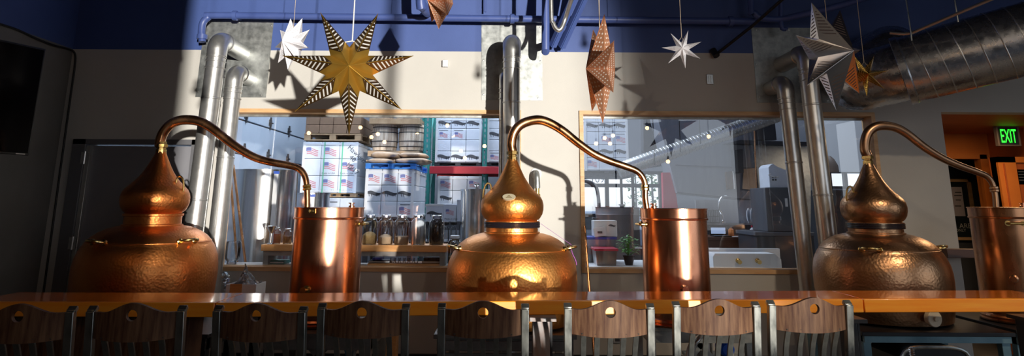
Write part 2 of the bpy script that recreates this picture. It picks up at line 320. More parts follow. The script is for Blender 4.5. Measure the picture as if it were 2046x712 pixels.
# grey door in the back wall, left
b = MB(); fw_ = .11
b.box((dl, WY - .03, 0), (dl + fw_, WY + TH, dt)); b.box((dr - .05, WY - .03, 0), (dr, WY + TH, dt)); b.box((dl, WY - .03, dt - .045), (dr, WY + TH, dt))
d = struct(b, 'door_1', 'door_frame', smooth=0)
lx0, lx1 = dl + fw_ + .01, dr - .055
MB().box((lx0 + .02, WY + .03, .01), (lx1, WY + .075, dt - .055)).build('door_leaf', 'door_paint', d, bevel=.003)
MB().box((lx0 - .008, WY - .01, .01), (lx0 + .03, WY + .08, dt - .055)).build('door_edge', 'galvanised', d, bevel=.002)
for y in (316, 486):
    p = P(180, y, WY); q = MB()
    q.tube([(lx0 + .002, WY - .03, p.z - .055), (lx0 + .002, WY - .03, p.z + .055)], .011, 10); q.box((lx0 - .03, WY - .034, p.z - .05), (lx0 + .03, WY - .028, p.z + .05))
    q.build('hinge', 'galvanised', d)
# ---- alcove behind the opening on the right
ay = 7.6; ar = P(1976, 300, ay).x; ax2 = 7.2
kx = al / WY * .985
struct(MB().prism([(al - .1, Y1, 0), (al, Y1, 0), (kx * 8.5, 8.5, 0), (kx * 8.5 - .1, 8.5, 0)], (0, 0, zs + .1)), 'wall_alcove_left', 'cabinet_grey', smooth=0)
dz = P(1930, 318, ay).z; dxr = P(1960, 330, ay).x
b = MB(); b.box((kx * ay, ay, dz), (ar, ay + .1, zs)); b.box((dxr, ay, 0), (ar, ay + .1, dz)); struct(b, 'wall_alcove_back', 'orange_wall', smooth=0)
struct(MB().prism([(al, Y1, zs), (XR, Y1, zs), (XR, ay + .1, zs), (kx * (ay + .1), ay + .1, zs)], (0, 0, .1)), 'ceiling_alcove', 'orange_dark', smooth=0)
py_ = 7.05
b = MB(); nx0 = P(2001, 400, py_).x; pz = P(2010, 314, py_).z
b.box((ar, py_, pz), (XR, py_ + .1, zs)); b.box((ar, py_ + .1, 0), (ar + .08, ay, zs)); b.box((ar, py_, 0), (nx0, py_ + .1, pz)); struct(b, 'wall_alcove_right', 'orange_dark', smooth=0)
b = MB(); nx1 = P(2037, 400, py_).x
b.box((nx0, py_ - .03, 0), (nx1, py_ + .08, pz)); b.box((nx0, py_ - .03, pz - .06), (XR, py_ + .08, pz)); dd = struct(b, 'door_2', 'orange_wall', smooth=0)
MB().box((nx0 + .05, py_ - .04, 0), (nx0 + .065, py_ - .03, pz - .07)).build('door_stop', 'orange_dark', dd)
lf = MB().box((nx1, py_ + .02, 0), (XR, py_ + .06, pz - .06)).build('door_leaf', 'cabinet_grey', dd)
p = P(2040, 352, py_); MB().box((nx1 + .02, py_, p.z - .09), (nx1 + .25, py_ + .015, p.z + .07)).build('notice', 'notice', dd)
for k in range(4): MB().box((nx1 + .03, py_ - .002, p.z + .04 - k * .03), (nx1 + .10 + .02 * (k % 2), py_ - .0005, p.z + .052 - k * .03)).build('notice_writing', 'print_dark', dd, smooth=0)
# doorway in the alcove back wall: casing, dark passage, glazed door
b = MB(); c0 = P(1966, 330, ay).x
b.box((dxr - .02, ay - .03, 0), (dxr + .06, ay + .02, dz + .05)); b.box((kx * ay + .06, ay - .03, dz), (dxr + .06, ay + .02, dz + .06)); struct(b, 'door_3', 'orange_wall', smooth=0)
yd = 8.5
b = MB(); b.box((kx * yd - .05, yd, 0), (XR, yd + .1, zs + .1)); struct(b, 'wall_passage_back', 'cabinet_grey', smooth=0)
struct(MB().box((kx * ay, ay + .1, zs), (XR, yd, zs + .1)), 'ceiling_passage', 'cabinet_grey', smooth=0)
g0, g1 = P(1890, 358, yd - .05), P(1938, 358, yd - .05); gb = P(1900, 480, yd - .05).z
b = MB(); f = .035; X0, X1 = g0.x, g1.x; zt = g0.z; yy = yd - .06
b.box((X0, yy, zt - f), (X1, yd, zt)); b.box((X0, yy, gb), (X1, yd, gb + f)); b.box((X0, yy, gb), (X0 + f, yd, zt)); b.box((X1 - f, yy, gb), (X1, yd, zt))
wp = struct(b, 'window_3', 'trim_wood', smooth=0)
MB().box((X0 + f, yd - .03, gb + f), (X1 - f, yd - .02, zt - f)).build('glass_pane', 'sign_dark', wp, smooth=0)
MB().box((X0 + .05, yd - .036, P(1900, 432, yd).z), (P(1921, 400, yd).x, yd - .031, zt - .1)).build('posted_notice', 'notice', wp, smooth=0)
for k, (yy_, w_) in enumerate(((385, .05), (391, .06), (400, .04), (412, .05))):
    q = P(1912, yy_, yd); MB().box((q.x - w_, yd - .038, q.z - .006), (q.x + w_ * .6, yd - .0365, q.z + .006)).build('notice_writing', 'print_dark', wp, smooth=0)
for body, px, py, sz in (('AREA', 1913, 456, .085), ('ONLY', 1905, 463, .05)):
    q = P(px, py, yd); text_mb(body, sz, (q.x, yd - .04, q.z), (1, 0, 0), (0, 0, 1)).build('writing', 'sign_text', wp, smooth=0)
# ---- store room behind the windows
SX0, SX1, SY1 = XL, 8.6, 12.8
sx0, sx1 = P(1150, 400, SY1).x, P(1326, 400, SY1).x; s0, s1 = P(1200, 560, SY1).z, P(1250, 342, SY1).z
s0 = max(s0, .15)
b = MB(); b.box((SX0 - .2, SY1, 0), (sx0, SY1 + .2, 5)); q0, q1 = P(1652, 346, SY1), P(1752, 378, SY1); b.box((sx1, SY1, 0), (q0.x, SY1 + .2, 5)); b.box((q1.x, SY1, 0), (SX1, SY1 + .2, 5)); b.box((q0.x, SY1, q0.z), (q1.x, SY1 + .2, 5)); b.box((q0.x, SY1, 0), (q1.x, SY1 + .2, q1.z)); b.box((sx0, SY1, s1), (sx1, SY1 + .2, 5)); b.box((sx0, SY1, 0), (sx1, SY1 + .2, s0))
struct(b, 'wall_store_back', 'store_wall', smooth=0)
struct(MB().box((SX0 - .2, Y1, 0), (SX0, SY1 + .2, 5)), 'wall_store_left', 'store_wall', smooth=0)
struct(MB().box((SX1, 8.6, 0), (SX1 + .2, SY1 + .2, 5)), 'wall_store_right', 'store_wall', smooth=0)
struct(MB().box((SX0 - .2, Y1, 5), (SX1 + .2, SY1 + .2, 5.1)), 'ceiling_store', 'store_wall', smooth=0)
struct(MB().box((SX0 - .2, Y1 + 2.45, -.1), (SX1 + .2, SY1 + .2, 0)), 'floor_store', 'store_floor', smooth=0)
struct(MB().box((XR + .2, 8.5, 0), (SX1 + .2, 8.6, 5)), 'wall_store_front', 'store_wall', smooth=0)
# far window: reflection of the shopfront window and its number, built as an object
b = MB(); t = .035
for px in (1214, 1289): x = P(px, 400, SY1).x; b.box((x - t, SY1 + .02, s0), (x + t, SY1 + .12, s1))
z = P(1250, 371, SY1).z; b.box((sx0, SY1 + .02, z - t), (sx1, SY1 + .12, z + t)); b.box((sx0, SY1, s1 - .06), (sx1, SY1 + .14, s1)); b.box((sx0, SY1, s0), (sx1, SY1 + .14, s0 + .06)); b.box((sx1 - .07, SY1, s0), (sx1, SY1 + .14, s1))
wf = struct(b, 'window_4', 'cabinet_dark', smooth=0)
MB().box((sx0, SY1 + .06, s0), (sx1, SY1 + .065, s1)).build('glass_pane', 'pane', wf, smooth=0)
q = P(1179, 365, SY1 + .05); text_mb('109', .19, (q.x, SY1 + .05, q.z), (1, 0, 0), (0, 0, 1)).build('street_number', 'frosted', wf, smooth=0)
# ---- big sectional door on the store room's left wall
def LP(px, py): return PX(px, py, SX0 + .06)
A = LP(470, 240).y; B_ = LP(614, 300).y
rd = thing('sectional_door', 'pale blue sectional overhead door with dark hinges seen through the left window', 'garage door', (SX0 + .03, (A + B_) / 2, 0))
zl = [LP(614, 281).z, LP(612, 281).z]
z2 = LP(600, 276).z; z1_ = LP(470, 306).z
zz = [0.02, max(.6, z1_ - 2 * (z2 - z1_)), z1_, z2, z2 + (z2 - z1_), z2 + 2 * (z2 - z1_)]
zz = sorted(set(round(q, 3) for q in zz))
for i in range(len(zz) - 1):
    if zz[i + 1] - zz[i] > .1: MB().box((SX0 + .01, Y1 + .2, zz[i] + .012), (SX0 + .06, B_ - .1, zz[i + 1] - .012)).build('panel', 'roller_door', rd, bevel=.004)
MB().box((SX0 + .002, Y1 + .2, .01), (SX0 + .02, B_ - .1, zz[-1])).build('backing', 'hinge_dark', rd)
for px, py in ((492, 231), (540, 246), (577, 262), (487, 299), (535, 310), (574, 318)):
    p = LP(px, py); q = MB()
    q.box((p.x, p.y - .06, p.z - .05), (p.x + .01, p.y + .06, p.z + .05)); q.tube([(p.x + .02, p.y - .07, p.z), (p.x + .02, p.y + .07, p.z)], .012, 8); q.box((p.x, p.y - .02, p.z - .11), (p.x + .02, p.y + .02, p.z + .09))
    q.build('hinge', 'hinge_dark', rd)
q = P(622, 240, SY1 - .1); tag(MB().tube([(q.x, SY1 - .1, .1), (q.x, SY1 - .1, 4.6)], .03, 10).build('conduit', 'roller_door'), 'pale vertical conduit in the far corner beside the overhead door', 'pipe')

b = MB()
for px in (1652, 1692, 1730): x = P(px, 360, SY1).x; b.box((x - .03, SY1 + .02, q1.z), (x + .03, SY1 + .12, q0.z))
b.box((q0.x, SY1, q1.z), (q1.x, SY1 + .14, q1.z + .05)); w5 = struct(b, 'window_5', 'cabinet_dark', smooth=0); MB().box((q0.x, SY1 + .06, q1.z), (q1.x, SY1 + .065, q0.z)).build('glass_pane', 'pane', w5, smooth=0)
# ------------------------------------------------------------------ copper stills
YP = 4.6
def zpx(y): return P(1023, y, YP).z
def rpx(h, y): return SZ(h, P(1023, y, YP))
ZT = 0.80                                         # height of the steel stands
boiler_prof = [(108, 660), (118, 652), (123, 640), (126, 622), (129, 600), (130, 580), (130.5, 560), (129.5, 543), (127, 528), (122, 514), (117, 504), (112.5, 498), (112.2, 496.5), (110, 494), (103, 486), (92, 478), (78, 471), (64, 467), (55, 465.5), (53.5, 464)]
onion_prof = [(50, 443), (51, 440), (56, 436), (60.5, 428), (62.5, 419), (62.8, 410), (61, 401), (57, 393.5), (50, 386), (41, 377), (33, 367), (26, 356), (20.5, 345), (16, 335), (12.5, 327), (10, 321), (9.5, 318)]
def M_(prof, z0): return [(rpx(h, y), zpx(y) - z0) for h, y in prof]
def handle_mb(c, ang, r, tilt=.25):
    """loop handle standing off a round body at angle ang"""
    o = Vector((math.cos(ang), math.sin(ang), 0)); t = Vector((-math.sin(ang), math.cos(ang), 0)); w = .055; L = .055
    pts = [c + o * (r - .006) + t * w] + [c + o * (r + .004 + L * math.sin(a)) + t * w * math.cos(a) + Vector((0, 0, tilt * L * math.sin(a))) for a in [math.pi * k / 12 for k in range(1, 12)]] + [c + o * (r - .006) - t * w]
    q = MB(); q.tube(pts, .0095, 10)
    for s_ in (1, -1):
        q.lathe(c + o * (r - .012) + t * w * s_, [(.02, 0), (.02, .012), (.013, .018)], 16, axis=o)
    return q
def still(name, cx, Y, dz, copper, tubem, neck_tube, yend, label, handles, collar, plaque=False, hook=-1, gr=None):
    z0 = ZT + dz; base = Vector((cx, Y, z0)); t = thing(name, label, 'still', base, gr)
    low = zpx(660); k = z0 - low if False else 0
    bp = M_(boiler_prof, 0); op = M_(onion_prof, 0)
    bp[0] = (bp[0][0], ZT + .004); bp[1] = (bp[1][0], ZT + .012); bp.insert(2, (bp[2][0] + .001, ZT + .035))
    bp = [(r, z) for i, (r, z) in enumerate(bp)]; bp[3:] = [q for q in bp[3:]]
    c0 = Vector((cx, Y, dz))
    MB().lathe(c0, bp, 96).build('boiler', copper, t)
    MB().lathe(c0, op, 80).build('onion_head', copper, t)
    za, zb_ = zpx(466), zpx(441); rn = rpx(52, 455)
    MB().lathe(c0, [(rn + .012, za), (rn + .012, za + .008), (rn, za + .012), (rn, zb_ - .02), (rn + .01, zb_ - .016), (rn + .01, zb_ - .004), (rn - .01, zb_)], 72).build('neck', copper, t)
    if collar:
        q = MB(); zc = (za * .32 + zb_ * .68)
        for dzc in (-.012, 0, .012): q.tube([c0 + Vector((math.cos(a) * (rn + .006), math.sin(a) * (rn + .006), zc + dzc)) for a in [2 * math.pi * i / 64 for i in range(64)]], .0085, 8, closed=True)
        q.build('collar', 'black_gasket', t)
    # seam ring round the belly with the handle lugs
    zs_ = zpx(497); q = MB(); q.tube([c0 + Vector((math.cos(a) * rpx(112.6, 497), math.sin(a) * rpx(112.6, 497), zs_)) for a in [2 * math.pi * i / 96 for i in range(96)]], .0022, 6, closed=True); q.build('belly_seam', copper, t)
    for a in handles: handle_mb(c0 + Vector((0, 0, zs_ + .01)), math.radians(a), rpx(113, 495)).build('handle', 'brass', t)
    # lifting hook on the onion head
    hx = hook; zh = zpx(392); rr = rpx(56, 392)
    pts = smooth_path([c0 + Vector((hx * (rr + .002), -.03, zpx(402))), c0 + Vector((hx * (rr + .006), -.03, zpx(390))), c0 + Vector((hx * (rr - .004), -.03, zpx(374))), c0 + Vector((hx * (rr - .025), -.03, zpx(367))), c0 + Vector((hx * (rr - .045), -.03, zpx(371))), c0 + Vector((hx * (rr - .05), -.03, zpx(382)))], 6)
    MB().tube(pts, .0065, 10).build('hook', 'brass', t)
    q = MB(); zn = zpx(322); q.lathe(c0, [(.030, zn - .004), (.036, zn), (.036, zn + .03), (.030, zn + .034), (.030, zn + .042), (.041, zn + .046), (.041, zn + .066), (.033, zn + .07), (.031, zn + .085)], 8); q.build('union_nut', 'brass', t, smooth=0.3)
    # swan neck: from the nut over to the condenser
    n = len(neck_tube); pts = []; rad = []
    start = c0 + Vector((0, 0, zn + .07)); pts.append(start)
    for i, (px, py) in enumerate(neck_tube): f = (i + 1) / n; pts.append(P(px, py, Y + (yend - Y) * f ** 1.5))
    pts = smooth_path(pts, 7); m_ = len(pts); q = MB()
    q.tube(pts, [(.034 if i < m_ * .3 else .034 - .014 * min(1, (i - m_ * .3) / (m_ * .55))) for i in range(m_)], 20); q.build('swan_neck', tubem, t, smooth=1)
    j = int(m_ * .88); d = (pts[j + 1] - pts[j]).normalized()
    MB().lathe(pts[j], [(.022, -.02), (.029, -.016), (.029, -.004), (.023, 0), (.029, .004), (.029, .016), (.022, .02)], 10, axis=d).build('coupling', 'brass' if tubem == 'copper_tube' else tubem, t, smooth=.3)
    if plaque:
        p = P(1017, 394, YP); nrm = Vector((p.x - cx, -.36, .13)).normalized(); s_ = c0 + Vector((p.x - cx, 0, p.z - dz)); rr_ = rpx(57, 394)
        s_.y = Y - math.sqrt(max(rr_ ** 2 - (p.x - cx) ** 2, 0)) - .003
        q = MB(); xx = Vector((1, 0, 0)); yy = Vector((0, .62, .78))
        poly = [s_ + xx * .044 * math.cos(a) + yy * .026 * math.sin(a) - Vector((0, .004, 0)) for a in [2 * math.pi * i / 28 for i in range(28)]]
        q.prism(poly, Vector((0, .014, -.01))); pl = q.build('plaque', 'plaque_face', t)
        e = MB(); 
        for w, h in ((.020, -.008), (.012, 0), (.005, .008)): e.obox(s_ + yy * h - Vector((0, .006, -.002)), xx * w, yy * .0025, Vector((0, .0015, 0)))
        e.build('plaque_emblem', 'plaque', pl)
    return t
x1 = P(304, 455, YP).x; x2 = P(1023, 455, YP).x; x3 = P(1749, 459, 4.85).x
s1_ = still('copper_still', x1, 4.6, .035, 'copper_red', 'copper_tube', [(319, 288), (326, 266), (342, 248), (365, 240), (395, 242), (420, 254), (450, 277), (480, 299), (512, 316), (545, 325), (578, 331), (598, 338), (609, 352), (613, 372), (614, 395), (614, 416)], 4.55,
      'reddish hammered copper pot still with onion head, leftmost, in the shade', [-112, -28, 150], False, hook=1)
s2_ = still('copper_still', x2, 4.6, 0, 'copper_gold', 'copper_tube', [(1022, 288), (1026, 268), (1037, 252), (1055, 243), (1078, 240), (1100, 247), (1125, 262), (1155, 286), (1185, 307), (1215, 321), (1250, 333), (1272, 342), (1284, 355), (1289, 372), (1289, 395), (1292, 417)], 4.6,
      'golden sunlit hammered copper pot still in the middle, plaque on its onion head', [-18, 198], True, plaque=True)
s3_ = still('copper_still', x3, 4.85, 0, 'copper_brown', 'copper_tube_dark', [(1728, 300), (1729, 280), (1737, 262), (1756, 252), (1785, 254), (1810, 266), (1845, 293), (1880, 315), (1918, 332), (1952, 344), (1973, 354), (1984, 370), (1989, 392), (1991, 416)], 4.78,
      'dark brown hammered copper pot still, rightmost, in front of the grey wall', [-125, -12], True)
bp_ = P(1864, 637, 4.38); MB().lathe(bp_, [(.046, -.02), (.05, -.016), (.05, .016), (.046, .02)], 40, axis=(0.15, -1, 0)).build('bung', 'bung', s3_)
MB().lathe(bp_ + Vector((.003, -.02, 0)), [(.014, 0), (.014, .012), (.011, .014)], 20, axis=(0.15, -1, 0)).build('bung_screw', 'bung', s3_)
MB().tube([bp_ + Vector((0, .005, 0)), bp_ + Vector((-.005, .14, 0))], .018, 16).build('outlet', 'copper_brown', s3_)
# purple cord tied from the collar to the middle still's right handle
ps = [P(1080, 447, 4.5), P(1110, 468, 4.5), P(1141, 489, 4.5)]; MB().tube(ps, .0012, 6).build('tie_cord', 'purple_string', s2_)
MB().tube(smooth_path([P(1141, 489, 4.5), P(1143, 505, 4.45), P(1150, 520, 4.45), P(1152, 530, 4.45)], 4), .0025, 6).build('tie_tassel', 'purple_string', s2_)
# ------------------------------------------------------------------ condensers
def condenser(pxc, pyt, Y, hw, m, label, hand, tapx, plaque=None, dz=0, fit=None):
    top = P(pxc, pyt, Y); r = SZ(hw, top); cx = top.x; z1 = top.z; z0 = ZT
    t = thing('condenser', label, 'condenser', (cx, Y, z0)); c0 = Vector((cx, Y, 0)); h = z1 - z0
    q = MB(); q.lathe(c0, [(r * 1.0, z0 + .002), (r + .012, z0 + .004), (r + .014, z0 + .014), (r + .004, z0 + .022), (r + .012, z0 + .034), (r + .008, z0 + .046), (r - .002, z0 + .052), (r - .004, z1 - .072)], 96); q.build('drum', m, t)
    q = MB(); q.lathe(c0, [(r - .006, z1 - .078), (r + .004, z1 - .074), (r + .006, z1 - .066), (r + .001, z1 - .062), (r + .001, z1 - .006), (r + .006, z1 - .004), (r + .006, z1 + .001), (r - .002, z1 + .002), (r - .03, z1 - .004), (.001, z1 - .004)], 96); q.build('lid', m, t)
    for a in hand:
        a = math.radians(a); o = Vector((math.cos(a), math.sin(a), 0)); tt = Vector((-o.y, o.x, 0)); zc = z1 - .105; p = c0 + Vector((0, 0, zc)) + o * (r - .005)
        q = MB(); q.tube([p - tt * .045, p - tt * .045 + o * .028, p - tt * .036 + o * .038, p + tt * .036 + o * .038, p + tt * .045 + o * .028, p + tt * .045], .0085, 10)
        q.lathe(p - tt * .045 - o * .004, [(.018, 0), (.018, .01)], 14, axis=o); q.lathe(p + tt * .045 - o * .004, [(.018, 0), (.018, .01)], 14, axis=o); q.build('handle', 'brass', t)
    fx = P(fit, pyt, Y).x - cx if fit else .1
    q = MB()
    q.lathe(c0 + Vector((fx, -.02, z1 - .005)), [(.02, 0), (.02, .018), (.012, .02), (.012, .03), (.022, .032), (.022, .038)], 18); q.build('vent_cap', 'copper_sheet', t)
    tp = P(tapx[0], tapx[1], Y - r); a = math.asin(max(-1, min(1, (tp.x - cx) / r))); o = Vector((math.sin(a), -math.cos(a), 0)); p = c0 + o * (r - .01); p.z = tp.z
    q = MB(); q.lathe(p, [(.026, 0), (.026, .012), (.015, .016), (.015, .05), (.02, .052), (.02, .06)], 20, axis=o); q.build('outlet', 'brass' if plaque else m, t)
    if plaque:
        pp = P(plaque[0], plaque[1], Y - r); a = math.asin((pp.x - cx) / r); o = Vector((math.sin(a), -math.cos(a), 0)); tt = Vector((-o.y, o.x, 0)); p = c0 + o * (r + .003); p.z = pp.z
        pl = MB().obox(p, tt * .026, o * .003, Vector((0, 0, .014))).build('maker_plate', 'brass', t)
        e = MB(); e.obox(p + o * .003 - tt * .014, tt * .009, o * .001, (0, 0, .002)); e.obox(p + o * .003 - tt * .014, tt * .002, o * .001, (0, 0, .009)); e.obox(p + o * .003 + tt * .010, tt * .008, o * .001, (0, 0, .002)); e.build('plate_mark', 'plaque', pl)
    return t, r, cx
k1 = condenser(659, 415, 4.55, 67, 'copper_sheet', 'bright copper condenser drum between the left and middle stills', [-6], (612, 580), (623, 422), fit=704)
k2 = condenser(1345, 417, 4.6, 64.5, 'copper_sheet', 'copper condenser drum between the middle and right stills, handle on its left', [188], (1367, 578), None, fit=1305)
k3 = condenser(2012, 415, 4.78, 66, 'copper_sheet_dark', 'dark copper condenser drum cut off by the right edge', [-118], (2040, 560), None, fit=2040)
# ------------------------------------------------------------------ stands
def stand(px0, px1, yf, depth, m, label, brace=True, drawer=False, top=None, apron=.07):
    zt = ZT - .003
    a = PZ(px0, yf, zt); b_ = PZ(px1, yf, zt); y0 = min(a.y, b_.y); x0, x1 = a.x, b_.x; y1 = y0 + depth
    t = thing('still_stand', label, 'stand', ((x0 + x1) / 2, (y0 + y1) / 2, 0))
    MB().box((x0, y0, zt - .025), (x1, y1, zt)).build('table_top', top or m, t, bevel=.003)
    q = MB(); q.box((x0 + .02, y0 + .015, zt - .025 - apron), (x1 - .02, y0 + .035, zt - .025)); q.box((x0 + .02, y1 - .035, zt - .025 - apron), (x1 - .02, y1 - .015, zt - .025))
    q.box((x0 + .02, y0 + .035, zt - .025 - apron), (x0 + .04, y1 - .035, zt - .025)); q.box((x1 - .04, y0 + .035, zt - .025 - apron), (x1 - .02, y1 - .035, zt - .025)); q.build('apron', m, t)
    for sx in (x0 + .045, x1 - .045):
        for sy in (y0 + .06, y1 - .06): MB().box((sx - .025, sy - .025, 0), (sx + .025, sy + .025, zt - .02)).build('leg', m, t, bevel=.003)
    if brace:
        for sx, s_ in ((x0 + .07, 1), (x1 - .07, -1)): MB().bar((sx, y0 + .06, zt - .42), (sx + s_ * .32, y0 + .06, zt - .09), .035, .02).build('brace', m, t)
    if drawer:
        MB().box((x0 + .06, y0 - .004, zt - .09), (x1 - .06, y0 + .012, zt - .035)).build('drawer', m, t, bevel=.003)
        MB().box((x0 + .03, y0 + .02, zt - .30), (x1 - .03, y0 + .035, zt - .11)).build('front_panel', m, t)
    return t, x0, x1, y0, y1
stand(110, 420, 667, .95, 'black_metal', 'dark steel stand under the leftmost still', False)
stand(519, 748, 667, .60, 'stand_grey', 'brown-grey steel stand under the bright left condenser', True)
stand(866, 1152, 669, .98, 'stand_grey', 'dark steel stand with a drawer front under the middle still', False, True)
stand(1290, 1512, 655, .55, 'stand_white', 'whitish weathered stand with braced legs under the middle condenser', True)
st5 = stand(1722, 2022, 664, .88, 'steel_blue', 'blue-grey steel stand with black arched burner under the rightmost still', False, top='black_metal', apron=.04)
stand(2030, 2200, 660, .9, 'steel_blue', 'blue-grey steel stand under the dark right condenser', False, top='black_metal')
# arched burner housing in the right stand
a, b_ = P(1805, 712, 4.25), P(1945, 712, 4.25); pt = P(1875, 690, 4.25); pt.z = min(pt.z, .725); x0, x1 = a.x, b_.x; arc = []
for i in range(17):
    f = i / 16; arc.append(Vector((x0 + (x1 - x0) * f, 4.28, a.z - .02 + (pt.z - a.z + .02) * (1 - (2 * f - 1) ** 4) ** .6)))
arc = [Vector((x0, 4.28, .35))] + arc + [Vector((x1, 4.28, .35))]
bh = thing('burner', 'black arched burner housing beneath the rightmost still', 'burner', ((x0 + x1) / 2, 4.3, .35)); MB().prism(arc, (0, .35, 0)).build('housing', 'black_metal', bh)
MB().tube(arc[1:-1], .012, 8).build('rim', 'steel_raw', bh); sp_ = P(1822, 705, 4.2)
hx = []
for i in range(60): hx.append(sp_ + Vector((.014 * math.cos(i * .9), .014 * math.sin(i * .9), .03 - i * .0014)))
MB().tube(hx, .0028, 6).build('spring', 'stainless', bh); MB().box((x0 + .02, 4.3, 0), (x1 - .02, 4.55, .36)).build('pedestal', 'black_metal', bh)
# ------------------------------------------------------------------ bar tops
ZB = 1.07; FL = PZ(430, 605.5, ZB); FR = PZ(1725, 598.5, ZB); F0 = PZ(-70, 604, ZB); F3 = PZ(2120, 597.5, ZB)
def bar_top(a, b_, depth, label, over=.0):
    t = thing('bar_counter', label, 'counter', ((a.x + b_.x) / 2, (a.y + b_.y) / 2, ZB - .075)); D = Vector((0, depth, 0)); k = Vector((0, 0, -.07)); g = Vector((.003, 0, 0)); e = Vector((0, .03, 0))
    a = a + g; b_ = b_ - g
    MB().prism([a + e, b_ + e, b_ + D, a + D], k).build('slab', 'bar_wood', t, bevel=.002)
    MB().prism([a, b_, b_ + e, a + e], k).build('front_face', 'bar_wood_lit', t, bevel=.004)  # same wood as the slab, split off to carry the lit colour
    return t
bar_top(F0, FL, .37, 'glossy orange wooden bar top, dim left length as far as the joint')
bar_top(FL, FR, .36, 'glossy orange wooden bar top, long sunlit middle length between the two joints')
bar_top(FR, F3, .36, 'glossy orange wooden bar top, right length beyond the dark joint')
def bar_post(px, w, m, label, dy=.17):
    p = PZ(px, 640, ZB - .07); t = thing('bar_post', label, 'post', (p.x, p.y + dy, 0)); y = p.y + dy
    MB().box((p.x - w / 2, y - .05, .0), (p.x + w / 2, y + .05, ZB - .09)).build('column', m, t, bevel=.004)
    MB().box((p.x + w / 2, y - .05, .0), (p.x + w / 2 + .012, y + .06, ZB - .09)).build('side_plate', 'black_metal', t)
    MB().box((p.x - w / 2 - .02, y - .1, ZB - .09), (p.x + w / 2 + .03, y + .08, ZB - .0705)).build('bracket', m, t)
    MB().box((p.x - w / 2 - .04, y - .08, 0), (p.x + w / 2 + .04, y + .08, .012)).build('foot_plate', m, t)
bar_post(1084, .09, 'steel_rust', 'rust-edged steel post holding the bar top beside the middle stool gap')
bar_post(1716, .05, 'black_metal', 'dark steel post under the right joint of the bar top', .12)
bar_post(2085, .05, 'black_metal', 'dark steel post under the far right end of the bar top', .12)
# dark panelled cabinet under the left part of the bar
p0, p1 = PZ(-60, 636, .93), PZ(432, 636, .93)
bc = thing('bar_cabinet', 'dark panelled cabinet under the shaded left end of the bar', 'cabinet', ((p0.x + p1.x) / 2, F0.y + .18, 0))
MB().box((p0.x, F0.y + .1, .1), (p1.x, F0.y + .27, .9995)).build('body', 'chair_wood', bc, bevel=.004)
MB().box((p0.x + .02, F0.y + .12, 0), (p1.x - .02, F0.y + .25, .1)).build('plinth', 'black_metal', bc)
